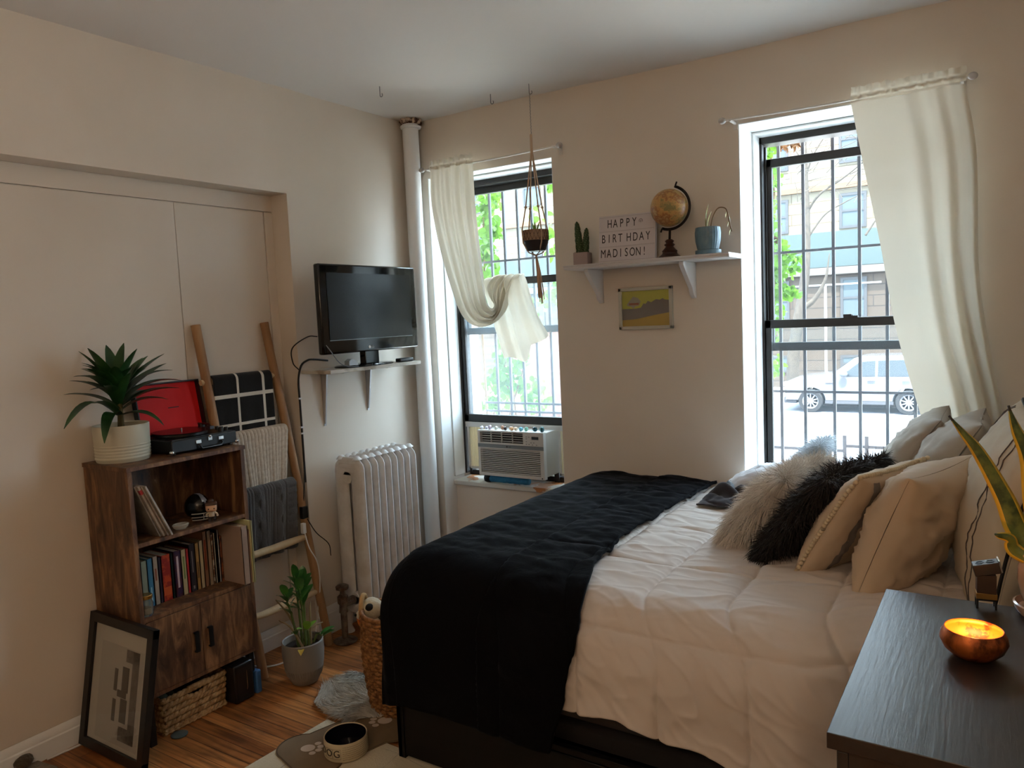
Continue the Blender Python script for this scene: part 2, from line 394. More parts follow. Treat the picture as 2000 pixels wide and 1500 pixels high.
def post(x, y, z1, label):
    t = thing('sign_post', label, 'post', (x, y, GZ+.15)); MB().cyl((x, y, GZ+.15), .05, z1-GZ-.15, 12).build('pole', mat('pale_post', (110, 112, 112), .5), t)
    MB().box(x-1.2, y-.03, z1-.06, x+1.9, y+.03, z1).build('arm', mat('pale_post', (0, 0, 0)), t)
post(px(1612, 555, 1, 27).x, 27, px(1612, 555, 1, 27).z, 'slim white post with a crossbar on the far sidewalk behind the white car')
# near railing in front of the house
g = thing('areaway_railing', 'low black iron railing in front of the right window', 'railing', (1.9, 2.2, GZ+.15))
RY = 2.2
rx = [px(1650, 850, 1, RY), px(1693, 852, 1, RY)]
for p in rx: MB().box(p.x-.012, RY-.012, GZ+.15, p.x+.012, RY+.012, p.z).build('railing_post', GRM, g)
MB().box(.0, RY-.01, rx[0].z-.12, rx[0].x, RY+.01, rx[0].z-.1).build('rail', GRM, g)
MB().box(rx[0].x, RY-.01, rx[0].z-.085, 4.2, RY+.01, rx[0].z-.065).build('rail', GRM, g)
MB().box(.0, RY-.01, GZ+.3, 4.2, RY+.01, GZ+.33).build('rail', GRM, g)
# ------------------------------------------------------------------ heating riser in the corner
t = thing('riser_pipe', 'tall white painted heating pipe running floor to ceiling in the corner', 'pipe', (.062, -.085, 0))
b = MB(); b.tube([(.062+.003*nz(z*3), -.085, z) for z in [i*.2 for i in range(13)]+[H-.03]], .045, 20); b.build('pipe', TRIM, t)
b = MB(); b.lathe([(.046, 0), (.056, .004), (.059, .012), (.05, .02), (.045, .02)], (.062, -.085, H-.055), 24, wob=lambda a, z: 1+.06*sin(3*a)); b.build('collar', TRIM, t)
b = MB()
for k in range(9):
    a = k*.7+.2; b.ball((.062+.045*cos(a), -.075+.045*sin(a), H-.012), (.022, .02, .018), 8, 6, nz=.5)
b.build('broken_plaster', mat('crumbled_plaster', (200, 180, 160), .9, var=(40, (70, 40, 28), 4, .45, .55)), t)
# ------------------------------------------------------------------ TV shelf, television
SZ = 1.338
t = thing('wall_shelf', 'small white wooden shelf under the television on two thin metal brackets', 'shelf', (.1, -.6, SZ-.018))
Bx(.0, -.93, SZ-.018, .2, -.27, SZ).build('shelf_board', mat('chipped_white_board', (206, 200, 190), .6, var=(6, (160, 150, 135), 3, .5, .6)), t, bevel=.002)
GALV = mat('galvanised', (186, 186, 188), .45, .5)
for y, zb in ((px(655, 720, 0, .1).y, 1.05), (px(741, 715, 0, .1).y, 1.09)):
    b = MB(); b.box(.001, y-.007, zb, .005, y+.007, SZ-.018); b.box(.001, y-.012, SZ-.022, .17, y+.012, SZ-.0185)
    b.prism([(.004, SZ-.022), (.004, zb+.01), (.009, zb+.01), (.04, SZ-.022)], lambda a, c, d: (a, y-.004+d, c), .008); b.build('bracket', GALV, t)
tv = thing('television', 'black flat television standing on the small white wall shelf', 'television', (.13, -.61, SZ))
XT = .19; y0, y1, z0, z1 = -.955, -.27, 1.412, 1.838
GLOSS = mat('piano_black', (8, 9, 10), .08, spec=.6)
b = MB(); b.box(XT-.035, y0, z0, XT, y1, z1); b.build('bezel', GLOSS, tv, bevel=.008)
b = MB(); b.prism([(y0+.05, z0+.05), (y1-.05, z0+.05), (y1-.05, z1-.05), (y0+.05, z1-.05)], lambda a, c, d: (XT-.03-d, lerp(a, (y0+y1)/2, d*3), lerp(c, (z0+z1)/2, d*3)), .05); b.build('rear_case', BLACK, tv)
Bx(XT+.0005, y0+.045, z0+.068, XT+.0022, y1-.048, z1-.042).build('screen', mat('lcd_screen', (30, 36, 40), .22, spec=.5, bump=(3, .02)), tv)
Bx(XT-.0, y0+.045, z0+.063, XT+.003, y1-.048, z0+.0665).build('screen_trim', mat('silver_line', (120, 125, 128), .3, .6), tv)
Lp = px(726, 677, 0, XT)
v, f = text('LG', .017, frame((XT+.0012, Lp.y+.006, Lp.z), Vector((0, 1, 0)), Vector((0, 0, 1)), Vector((1, 0, 0))))
b = MB().add(v, f); b.tube([(XT+.0005, Lp.y-.015, Lp.z), (XT+.0018, Lp.y-.015, Lp.z)], .0075, 16); b.build('logo', mat('logo_silver', (200, 200, 200), .4), tv)
b = MB(); b.box(.13, -.66, SZ+.012, .17, -.56, 1.43); b.build('neck', GLOSS, tv, bevel=.004)
b = MB(); b.lathe([(.0, .0), (.155, .0), (.158, .006), (.15, .01), (.04, .016), (0, .017)], (0, 0, 0), 40, M=Matrix.Translation((.115, -.61, SZ)) @ Matrix.Diagonal((.54, 1.25, 1, 1))); b.build('foot', GLOSS, tv)
CAB = mat('cable_black', (16, 15, 15), .5)
b = MB(); b.tube(curve_pts([(.15, -.95, 1.50), (.12, -.985, 1.5), (.03, -1.0, 1.45), (.01, -.985, 1.38), (.012, -.955, 1.345)], 24), .003, 6); b.build('cable', CAB, tv)
b = MB(); b.tube(curve_pts([(.15, -.94, 1.50), (.2, -.93, 1.44), (.215, -.88, 1.37), (.19, -.78, 1.345), (.17, -.62, 1.345)], 24), .0022, 6); b.build('cable', mat('cable_grey', (110, 110, 112), .4), tv)
tag(MB().prism([(0, 0), (.055, 0), (.055, .03), (.02, .045), (0, .03)], lambda a, c, d: (.19-d*.9+a*.1, -.795+a+d*.2, SZ+.013+c*.7), .045).build('aluminium_adapter', mat('foil_silver', (190, 200, 208), .25, .9, bump=(60, .5, .004))), 'crumpled silver adapter on the television stand foot', 'adapter')
b = MB(); b.prism([(-.05, -.018), (.05, -.024), (.055, 0), (.05, .024), (-.05, .018)], lambda a, c, d: (.16+c, -.36+a, SZ+.001+d), .02)
b.build('remote_control', BLACK, bevel=.005); tag(bpy.context.scene.objects['remote_control'], 'small black remote control at the right end of the television shelf', 'remote control')
# cable running down beside the recess edge
t = thing('power_cable', 'black cable clipped down the wall edge left of the television shelf', 'cable', (.004, -.96, .6))
pts = [px(u, v, 0, .006) for u, v in ((640, 704), (612, 702), (600, 704), (588, 715), (578, 745), (577, 790), (579, 850), (583, 900), (588, 945))]
pts = [(p.x if i < 4 else -.004, p.y if i < 4 else AY-.004-.0*i, p.z) for i, p in enumerate(pts)]
b = MB(); b.tube(curve_pts(pts, 48), .005, 6); b.build('cable', CAB, t)
for z in (1.2, 1.06, 1.03):
    Bx(-.012, AY-.012, z, .001, AY+.004, z+.008).build('cable_clip', WHITEM, t)

# ------------------------------------------------------------------ radiator
ra = thing('radiator', 'white cast iron column radiator between the ladder and the bed', 'radiator', (.15, -.63, 0))
RM = mat('radiator_enamel', (222, 222, 222), .4, bump=(25, .2, .004), var=(12, (205, 203, 200)))
ns = 9; ya, yb = -.80, -.415
for k in range(ns):
    y = lerp(ya, yb, k/(ns-1)); xa, xb_, za, zb = .098, .205, .15, .857
    path = []
    for cx, cz, a0 in ((xb_-.02, zb-.02, 0), (xa+.02, zb-.02, 90), (xa+.02, za+.02, 180), (xb_-.02, za+.02, 270)):
        for j in range(4):
            a = radians(a0+j*30); path.append((cx+.02*cos(a), y, cz+.02*sin(a)))
    path.append(path[0]); b = MB()
    n = 12; vs = []; fs = []; m = len(path)-1
    for i in range(m):
        p = Vector(path[i]); q = Vector(path[(i+1) % m]); o_ = Vector(path[i-1]); tg = (q-o_).normalized(); out = tg.cross(Vector((0, 1, 0))); c0 = Vector(((xa+xb_)/2, y, (za+zb)/2))
        if out.dot(p-c0) < 0: out = -out
        for j in range(n):
            a = 2*pi*j/n; r = .024 if abs(cos(a)) > .9 else .0225
            vs.append(p+out*(.044*cos(a))+Vector((0, 1, 0))*(.0215*sin(a)*(1 if cos(a) < .95 else .5)))
    for i in range(m):
        for j in range(n): fs.append((i*n+j, i*n+(j+1) % n, ((i+1) % m)*n+(j+1) % n, ((i+1) % m)*n+j))
    b.add(vs, fs)
    for z in (.17, .845):
        b.box(xa+.0, y-.02, z-.03, xb_, y+.02, z+.03)
    for x in (.098, .205): b.tube([(x, y, .87+.02), (x, y, .906)], [.03, .012], 10, flat=.7)
    b.build('section', RM, ra, angle=50)
for z in (.8, .19): MB().cyl((.15, ya-.02, z), .03, yb-ya+.04, 16, 'y').build('connecting_tube', RM, ra)
for y in (ya, yb):
    for x in (.075, .228):
        MB().tube([(x, y, .0), (x, y, .03), (x, y, .12)], [.03, .018, .03], 10).build('foot', RM, ra)
OLD = mat('tarnished_metal', (128, 116, 104), .45, .5, var=(30, (80, 60, 48), 3))
b = MB(); b.cyl((.15, ya-.1, 0), .016, .15, 12); b.lathe([(.0, 0), (.055, 0), (.06, .006), (.03, .012), (.016, .02)], (.15, ya-.1, 0.001), 24); b.tube([(.15, ya-.1, .15), (.15, ya-.1, .19), (.15, ya-.03, .19)], .022, 12); b.build('supply_pipe', OLD, ra)
b = MB(); b.lathe([(.02, 0), (.026, .01), (.026, .04), (.014, .05), (.01, .07), (.03, .075), (.032, .09), (.02, .098), (0, .1)], (.15, ya-.1, .19), 16, wob=lambda a, z: 1+.08*cos(6*a)); b.build('valve_knob', OLD, ra)

# ------------------------------------------------------------------ ladder with throws
WOODL = mat('raw_pole_wood', (176, 136, 94), .6, var=(3, (140, 100, 62), 5), stretch=(6, 6, 1), bump=(30, .2, .003))
PALE = mat('peeled_pole_wood', (216, 192, 154), .55, var=(5, (180, 150, 108), 4), bump=(20, .3, .004))
la = thing('blanket_ladder', 'pale natural wood pole ladder leaning in the recess holding three throws', 'ladder', (.1, -1.16, 0))
def rail(y0, y1, sd):
    pts = []; rs = []
    for i in range(15):
        t_ = i/14; pts.append((lerp(.103, -.096, t_)+.004*nz(t_*3+sd, 3), lerp(y0, y1, t_)+.008*nz(t_*2.5+sd*5), lerp(0, 1.577, t_))); rs.append(.0205+.0025*nz(t_*6, sd))
    pts[0] = (pts[0][0], pts[0][1], 0.0)
    b = MB(); b.tube(pts, rs, 14); return b.build('side_pole', WOODL, la)
rail(-1.355, -1.417, 1); rail(-.962, -1.045, 8)
RUNG = [(1.326, -1.435, -1.03), (1.066, -1.425, -1.02), (.808, -1.415, -1.0), (.54, -1.41, -.985), (.27, -1.40, -.975)]
for z, ya_, yb_ in RUNG:
    x = lerp(.103, -.096, z/1.577); b = MB(); k = 8
    b.tube([(x+.002*nz(i*.7, z*5), lerp(ya_, yb_, i/k), z+.006*nz(i*.6, z*3)) for i in range(k+1)], [.012+.006*sin(pi*i/k)+.002*nz(i, z) for i in range(k+1)], 12)
    b.build('rung', PALE, la)
def throw(name, label, zi, ya_, yb_, zfront, zback, m, r=.024, ripple=.004, flare=0, wave=9, th=.008, nu=60, nv=70, paint=None, disp=None, xin=0):
    z0 = RUNG[zi][0]; x0 = lerp(.103, -.096, z0/1.577); Lf = z0-zfront; Lb = z0-zback; tot = Lf+pi*r+Lb
    def fn(u, v):
        s = v*tot; y = lerp(ya_, yb_, u)
        if s < Lf: x = x0+r-xin*(1-s/Lf); z = zfront+s; k = 1-s/Lf
        elif s < Lf+pi*r: a = (s-Lf)/r; x = x0+r*cos(a); z = z0+r*sin(a); k = 0
        else: x = x0-r; z = z0-(s-Lf-pi*r); k = (s-Lf-pi*r)/Lb
        k = min(1, k); y += flare*k*(u-.5); d = ripple*k*sin(wave*u*2*pi*.5+2*nz(u*2, zi))+(disp(u, s) if disp else 0)
        sg = 1 if s < Lf+pi*r*.5 else -1
        xmin = -.106 if sg < 0 else -9
        return (max(x+sg*d, xmin), y, z+.006*nz(u*3, zi*4)*(1 if s < 0.01 else 0))
    b = MB().grid(fn, nu, nv)
    if paint: b.paint(paint)
    o = b.build(name, m, smooth=True, solid=th); return tag(o, label, 'throw')
BT = mat('black_wool', (7, 7, 9), .95, bump=(90, .5, .003), sheen=.2); LT = mat('light_wool', (214, 208, 196), .95, bump=(90, .4, .003))
gy = [px(464, 760, 0, -.04).y, px(514, 760, 0, -.04).y]; gz = [px(464, 772, 0, -.04).z, px(480, 826, 0, -.04).z]
def pg(c):
    if any(abs(c.y-y) < .0065 for y in gy): return 1
    if c.x > -.075 and any(abs(c.z-z) < .0065 for z in gz): return 1
    return 0
throw('grid_throw', 'black throw with a white grid on the top rung of the ladder', 0, -1.39, -1.075, 1.06, 1.12, [BT, LT], nu=110, nv=130, paint=pg, ripple=.002)
def waf(u, s): return .0035*abs(sin(u*pi*16))+.0015*abs(sin(s*110))
throw('waffle_throw', 'cream waffle knit throw on the second rung of the ladder', 1, -1.345, -1.035, .815, .86, mat('cream_waffle', (208, 196, 180), .95, var=(60, (190, 176, 158))), nu=150, nv=170, disp=waf, flare=-.06, th=.01)
def cab(u, s):
    q = u*6; i = int(q); w = q-i
    if u > .86: return .004*abs(sin(s*95))
    if i % 2 == 0: return .011*sin(pi*w)*(.65+.35*sin(s*60+(1 if w < .5 else -1)*1.6))
    return .004*abs(sin(w*pi*4))
throw('cable_knit_throw', 'charcoal grey cable knit throw on the third rung of the ladder', 2, -1.40, -1.035, .50, .52, mat('charcoal_knit', (84, 82, 82), .95, bump=(120, .6, .004), sheen=.2), nu=150, nv=150, disp=cab, th=.012, xin=.022, ripple=.01, flare=.0)
# small black charger hanging at the pole and white cable
t = thing('phone_charger', 'white charging cable hanging from the ladder down to the floor', 'cable', (.05, -1.0, 0))
pts = [(.065, -1.035, .575), (.085, -1.03, .5), (.1, -1.0, .42), (.09, -.985, .3), (.075, -1.0, .16), (.1, -1.05, .04), (.14, -1.1, .0035)]
MB().tube(curve_pts(pts, 40), .003, 6).build('cable', WHITEM, t)
Bx(.055, -1.05, .57, .075, -1.03, .62).build('plug', WHITEM, t, bevel=.003)
t = thing('power_adapter', 'black power adapter and thin black lead hanging by the right ladder pole', 'adapter', (.05, -.975, .5))
Bx(.02, -1.02, .63, .045, -.985, .69).build('adapter_body', BLACK, t, bevel=.004)
MB().tube(curve_pts([(.03, -1.0, .69), (.035, -.99, .8), (.02, -.965, .9)], 16), .0028, 6).build('lead', CAB, t)
MB().tube(curve_pts([(.05, -1.0, .63), (.085, -.98, .56), (.12, -.94, .5), (.125, -.935, .44)], 16), .0022, 6).build('lead', CAB, t)
tag(MB().tube(curve_pts([px(u, v, 2, .0045) for u, v in ((484, 1290), (492, 1299), (510, 1303), (535, 1300), (556, 1293), (580, 1278))], 40), .004, 6).build('white_power_cord', WHITEM), 'white power cord lying on the floor behind the potted plant', 'cord')

# ------------------------------------------------------------------ bookcase
def rustic():
    m = mat('rustic_brown_wood', (104, 70, 46), .5, bump=(12, .15, .003)); nt = m.node_tree; b = nt.nodes['Principled BSDF']; L = nt.links.new
    tc = nd(nt, 'ShaderNodeTexCoord'); mp = nd(nt, 'ShaderNodeMapping', Scale=(16, 16, 3.6)); L(tc.outputs['Object'], mp.inputs[0])
    n = nd(nt, 'ShaderNodeTexNoise', Scale=1.4, Detail=8, Roughness=.65, Distortion=.7); L(mp.outputs[0], n.inputs[0])
    r = nt.nodes.new('ShaderNodeValToRGB'); e = r.color_ramp.elements; e[0].position = .3; e[0].color = lin((40, 25, 18)); e[1].position = .7; e[1].color = lin((158, 118, 80)); q = r.color_ramp.elements.new(.5); q.color = lin((100, 68, 46))
    L(n.outputs['Fac'], r.inputs[0]); L(r.outputs[0], b.inputs['Base Color']); return m
RUS = rustic()
bc = thing('bookcase', 'rustic brown wooden bookcase with a two door cupboard, against the left wall', 'bookcase', (.05, -1.692, 0))
X0, X1, Y0, Y1 = -.1, .2, -1.945, -1.44; Z0, ZS2, ZS1, ZT = .188, .497, .782, 1.069
Bx(X0, Y0, Z0, X1-.002, Y0+.018, ZT-.016).build('side_panel', RUS, bc, bevel=.001)
Bx(X0, Y1-.018, Z0, X1-.002, Y1, ZT-.016).build('side_panel', RUS, bc, bevel=.001)
Bx(X0, Y0-.004, ZT-.016, X1+.003, Y1+.004, ZT).build('top_panel', RUS, bc, bevel=.001)
Bx(X0, Y0+.018, Z0, X0+.008, Y1-.018, ZT-.016).build('back_panel', RUS, bc)
for z in (ZS1, ZS2, Z0+.016): Bx(X0+.008, Y0+.018, z-.016, X1-.003, Y1-.018, z).build('shelf', RUS, bc, bevel=.001)
dm = (Y0+Y1)/2-.008; HM = mat('handle_black', (18, 18, 18), .4)
for ya_, yb_, hy in ((Y0+.02, dm-.0015, dm-.03), (dm+.0015, Y1-.02, dm+.032)):
    d = Bx(X1-.018, ya_, Z0+.018, X1, yb_, ZS2-.018).build('door', RUS, bc, bevel=.001)
    h = MB(); h.box(X1, hy-.009, .296, X1+.012, hy+.009, .302); h.box(X1, hy-.009, .371, X1+.012, hy+.009, .377); h.box(X1+.009, hy-.009, .296, X1+.013, hy+.009, .377); h.build('handle', HM, d)
for x in (X0+.02, X1-.03):
    for y in (Y0+.02, Y1-.03): Bx(x-.012, y-.012, 0, x+.012, y+.012, Z0).build('leg', HM, bc)
# books
SP = px(303, 1183, 2, ZS2).x
def book(yL, yR, h, xs, depth, col, label, colr=None, marks=None, page=(214, 204, 184)):
    t_ = yR-yL; c = mat('cover_%d_%d_%d' % col, col, .5, var=((30, colr, 4, .5, .56) if colr else None))
    z = ZS2+.0006; o = thing('book', label, 'book', (xs-depth/2, (yL+yR)/2, z), group='books on the lower shelf')
    b = MB(); e = .0022; b.box(xs-e, yL, z, xs, yR, z+h); b.box(xs-depth, yL, z, xs, yL+e, z+h); b.box(xs-depth, yR-e, z, xs, yR, z+h); b.build('cover', c, o)
    Bx(xs-depth+.003, yL+e, z+.002, xs-e, yR-e, z+h-.003).build('pages', mat('paper_pages', page, .9), o)
    if marks:
        b = MB(); mc, rows = marks
        for (a, q, wd) in rows: b.box(xs, (yL+yR)/2-t_*wd/2, z+h*a, xs+.0005, (yL+yR)/2+t_*wd/2, z+h*q)
        b.build('spine_band', mat('spine_%d_%d_%d' % mc, mc, .5), o)
    return o
BK = [ # zoom px: left, right, top ; colour ; label
 (136, 228, 735, (18, 20, 34), 'black book with blue spine bottom at the left end of the lower shelf', (40, 80, 160), ((60, 90, 170), ((.05, .3, .8),))),
 (230, 322, 690, (150, 158, 138), 'pale grey green book second from the left on the lower shelf', None, None),
 (324, 408, 652, (66, 128, 164), 'light blue book on the lower shelf', None, ((150, 190, 205), ((.1, .4, .25),))),
 (412, 490, 618, (176, 162, 146), 'off white book beside the light blue one', None, ((150, 90, 70), ((.5, .75, .3),))),
 (494, 540, 625, (50, 34, 52), 'thin dark purple book beside the off white one', None, None),
 (544, 690, 600, (150, 36, 26), 'thick red and orange book on the lower shelf', (190, 70, 30), ((205, 90, 40), ((.12, .3, .85),))),
 (694, 728, 560, (22, 44, 34), 'thin dark green book beside the thick red one', None, None),
 (732, 850, 530, (70, 24, 40), 'maroon book with a white lettered spine on the lower shelf', (50, 20, 60), ((200, 180, 190), ((.2, .88, .28),))),
 (854, 936, 505, (178, 164, 126), 'cream book with green marks beside the maroon one', None, ((100, 130, 60), ((.35, .85, .25),))),
 (938, 984, 485, (176, 38, 34), 'thin bright red book on the lower shelf', None, None),
 (990, 1086, 420, (28, 12, 16), 'black book with small grey lettering right of the thin red one', None, ((120, 110, 110), ((.05, .12, .3), (.4, .85, .18)))),
 (1092, 1156, 400, (164, 124, 66), 'mustard book on the lower shelf', None, ((96, 66, 36), ((.25, .6, .3),))),
 (1160, 1226, 360, (192, 178, 148), 'ivory book beside the mustard one', None, None),
 (1232, 1300, 230, (150, 110, 86), 'tall tan book with red lettering on the lower shelf', None, ((150, 60, 40), ((.3, .85, .3),))),
 (1304, 1372, 215, (168, 150, 132), 'tall beige book right of the tan one', None, None),
 (1376, 1414, 260, (140, 100, 76), 'slim brown and white patterned book on the lower shelf', (214, 206, 196), None),
 (1418, 1448, 235, (206, 200, 190), 'slim white book beside the brown patterned one', None, None),
 (1451, 1476, 190, (26, 22, 36), 'slim dark navy book on the lower shelf', None, None),
 (1479, 1512, 185, (196, 196, 200), 'slim pale grey book near the right end of the lower shelf', None, None),
 (1515, 1560, 270, (152, 84, 48), 'slim orange brown book near the right end of the lower shelf', (90, 50, 30), None)]
def zy(u): return px(250+u/7.143, 1183-(u-380)*.041, 0, SP).y
ys0 = zy(136); ys1 = Y1-.020-.05
yA = px(250+136/7.143, 1190, 0, SP).y; y_at = lambda u: lerp(yA, ys1, (u-136)/(1560-136))
for i, (a, c, tp, col, lab, c2, mk) in enumerate(BK):
    ya_, yb_ = y_at(a), y_at(c); top = px(250+(a-15)/7.143, 1000+tp/7.143, 0, SP).z; h = max(.12, min(top-ZS2, ZS1-.02-ZS2))
    book(ya_, yb_-.0004, h, SP+(.004*nz(i*3.1)), .135 if i < 13 else .15, col, lab, c2, mk)
yy = ys1+.001
for w_, xs, col, lab, h in ((.030, .232, (168, 146, 132), 'big beige pink book sticking out at the right end of the lower shelf', .245), (.008, .232, (190, 150, 140), 'thin pink booklet between the big beige book and the cream one', .225), (.008, .245, (204, 202, 150), 'pale yellow green hardcover, rightmost on the lower shelf', .262)):
    book(yy, yy+w_-.0006, h, xs, .2, col, lab); yy += w_
# jar of the lower shelf
ja = thing('glass_jar', 'small glass jar with a gold lid at the left end of the lower shelf', 'jar', (.165, Y0+.047, ZS2))
GLS = mat('clear_glass', (230, 235, 230), .05, trans=.9); jx, jy = .165, Y0+.047
MB().lathe([(0, 0), (.02, 0), (.023, .006), (.024, .05), (.02, .06), (.02, .066), (0.018, .066), (.018, .06), (.021, .05), (.02, .006), (0, .004)], (jx, jy, ZS2+.0005), 20).build('jar_body', GLS, ja)
MB().lathe([(0, .066), (.023, .066), (.024, .078), (.022, .08), (0, .08)], (jx, jy, ZS2+.0005), 20).build('lid', BRASS, ja)
MB().lathe([(0, .008), (.017, .008), (.017, .03), (0, .03)], (jx, jy, ZS2+.0005), 16).build('wax', mat('jar_wax', (170, 140, 100), .6), ja)
# magazines leaning on the upper shelf
for k, (c, w_, lab) in enumerate([((150, 142, 132), .006, 'grey magazine leaning nearest the bookcase side'), ((196, 186, 174), .008, 'white magazine with a red band leaning on the upper shelf'), ((176, 160, 146), .006, 'beige magazine in the leaning stack'), ((200, 194, 184), .007, 'off white magazine on the outside of the leaning stack')]):
    ang = radians(22+.6*k); yb_ = Y0+.112+.0115*k; zz = ZS1+.001
    M = Matrix.Translation((0, yb_, zz)) @ Matrix.Rotation(ang, 4, 'X')
    o = thing('magazine', lab, 'magazine', (.08, yb_, zz), group='magazines leaning on the upper shelf')
    MB(M).box(-.06, 0, 0, .185+.008*k, w_, .225).build('cover', mat('mag_%d' % k, c, .45, var=(25, tuple(int(x*.75) for x in c), 4)), o, bevel=.001)
    if k == 1: MB(M).box(-.0605, -.0004, .19, .1935, w_+.0004, .208).build('band', mat('mag_red', (190, 60, 66), .5), o)
# clear dish, helmet, figurine
tag(MB().lathe([(0, 0), (.018, 0), (.026, .012), (.028, .022), (.024, .026), (.018, .02), (0, .014)], (0, 0, 0), 28, M=T(.155, -1.725, ZS1+.0008) @ Matrix.Diagonal((.85, 1.2, .8, 1))).build('glass_dish', mat('pale_crystal', (214, 206, 190), .08, trans=.55, spec=.8)), 'small oval crystal dish on the upper shelf of the bookcase', 'dish')
hc = px(386, 1003, 0, .09); hx, hy = .09, hc.y-.0
hm = thing('toy_helmet', 'small black sports helmet with silver stripe and white face bars on the upper shelf', 'toy helmet', (hx, hy, ZS1))
def hel(u, v):
    a = 2*pi*u; th = lerp(.02, pi*.72, v); r = .051; f_ = 1+.08*cos(a-.2)
    return (hx+r*sin(th)*cos(a)*f_, hy+r*.92*sin(th)*sin(a), ZS1+.055+r*1.03*cos(th)-(.012 if (v > .9 and cos(a) > .3) else 0))
b = MB().grid(hel, 32, 16, cu=True); b.paint(lambda c: 1 if abs(c.y-hy-.004) < .008 and c.z > ZS1+.06 else 0); b.build('shell', [mat('helmet_black', (14, 14, 16), .2), mat('helmet_silver', (170, 172, 176), .3, .6)], hm, smooth=True, solid=.003)
b = MB()
for z, r in ((.036, .062), (.022, .064), (.010, .058)): b.tube([(hx+r*cos(a), hy+r*.85*sin(a), ZS1+z) for a in [radians(x) for x in range(-62, 63, 12)]], .0022, 6)
for a in (-.25, .25): b.tube([(hx+.063*cos(a), hy+.053*sin(a), ZS1+.036), (hx+.059*cos(a), hy+.05*sin(a), ZS1+.01)], .0022, 6)
b.build('face_guard', mat('guard_grey', (150, 146, 140), .4), hm)
fx, fy = .165, px(414, 1010, 0, .165).y; fz = ZS1
fg = thing('toy_figurine', 'small vinyl figurine with a big head and brown hair beside the toy helmet', 'figurine', (fx, fy, fz))
FM = T(fx, fy, fz, 0, 0, radians(-35))
b = MB(FM); b.tube([(0, .009, .002), (0, .008, .022)], .006, 10); b.tube([(0, -.009, .002), (0, -.008, .022)], .006, 10); b.box(-.006, -.016, 0, .012, -.003, .006); b.box(-.006, .003, 0, .012, .016, .006); b.build('legs', mat('toy_boots', (46, 36, 32), .5), fg)
b = MB(FM); b.tube([(0, 0, .02), (0, 0, .026), (0, 0, .038)], [.013, .012, .01], 14); b.tube([(0, .011, .036), (.002, .02, .028), (.01, .022, .022)], .0045, 8); b.tube([(0, -.011, .036), (.004, -.02, .028), (.012, -.018, .024)], .0045, 8); b.build('body', mat('toy_clothes', (196, 180, 156), .6), fg)
b = MB(FM); b.box(-.02, -.021, .04, .018, .021, .07); b.build('head', mat('toy_skin', (214, 168, 134), .5), fg, bevel=.009)
b = MB(FM)
for s_ in (-1, 1): b.ball((.0185, s_*.0105, .053), (.001, .0028, .0028), 10, 6)
b.build('eyes', BLACK, fg)
b = MB(FM); b.box(-.024, -.023, .05, .004, .023, .076); b.box(-.01, -.0225, .066, .021, .0225, .077); b.ball((-.012, 0, .08), (.011, .012, .009), 12, 8); b.build('hair', mat('toy_hair', (78, 50, 34), .6), fg, bevel=.006)
tag(MB().lathe([(0, 0), (.012, 0), (.014, .01), (.006, .02), (.01, .035), (.02, .05), (.016, .072), (0, .082)], (.02, -1.80, ZS1+.0005), 16, wob=lambda a, z: 1+.15*sin(5*a+z*200)).build('pine_cone_ornament', mat('ornament_grey', (150, 140, 128), .7)), 'small pale cone ornament behind the leaning magazines', 'ornament')
# ------------------------------------------------------------------ on top of the bookcase
rp = thing('record_player', 'black suitcase record player with open red lined lid on the bookcase', 'record player', (.02, -1.577, ZT))
rx0, rx1, ry0, ry1, rz = -.085, .14, -1.725, -1.427, ZT+.0008
rh = px(338, 862, 0, .14).z-rz
LEATH = mat('black_leatherette', (18, 20, 23), .45, bump=(120, .25, .002))
for x in (rx0+.02, rx1-.02):
    for y in (ry0+.02, ry1-.02): MB().cyl((x, y, rz), .008, .008, 10).build('rubber_foot', BLACK, rp)
Bx(rx0, ry0, rz+.008, rx1, ry1, rz+rh).build('case', LEATH, rp, bevel=.004)
Bx(rx0+.008, ry0+.008, rz+rh-.002, rx1-.008, ry1-.008, rz+rh+.002).build('deck', mat('deck_black', (22, 22, 23), .4), rp)
pc = (.02, ry0+.125)
MB().lathe([(0, 0), (.096, 0), (.1, .003), (.1, .012), (.094, .015), (0, .015)], (pc[0], pc[1], rz+rh+.002), 48).build('platter', mat('platter', (26, 26, 28), .3, .2), rp)
MB().lathe([(0, .0), (.112, 0), (.113, .002), (.04, .003), (0, .003)], (pc[0]+.0, pc[1], rz+rh+.0175), 56).build('record', mat('vinyl', (9, 9, 10), .25, spec=.6), rp)
MB().cyl((pc[0], pc[1], rz+rh+.02), .003, .01, 8).build('spindle', CHROME, rp)
b = MB(); b.cyl((-.03, ry1-.045, rz+rh+.002), .014, .028, 16); b.tube([(-.05, ry1-.045, rz+rh+.028), (.03, ry1-.05, rz+rh+.03), (.09, ry1-.085, rz+rh+.026)], .0045, 8); b.box(.08, ry1-.1, rz+rh+.018, .108, ry1-.08, rz+rh+.03); b.build('tonearm', BLACK, rp)
b = MB()
for k in range(3): b.cyl((.1-.03*k, ry1-.02, rz+rh+.002), .008, .014, 14)
b.cyl((.12, ry1-.06, rz+rh+.002), .009, .02, 14); b.build('control_knob', mat('knob_dark', (34, 30, 28), .4), rp)
b = MB(); hyc = (ry0+ry1)/2+.02
b.tube([(rx1, hyc-.05, rz+.03), (rx1+.012, hyc-.05, rz+.022), (rx1+.012, hyc-.045, rz+.012), (rx1+.012, hyc+.045, rz+.012), (rx1+.012, hyc+.05, rz+.022), (rx1, hyc+.05, rz+.03)], .0045, 8); b.build('handle', BLACK, rp)
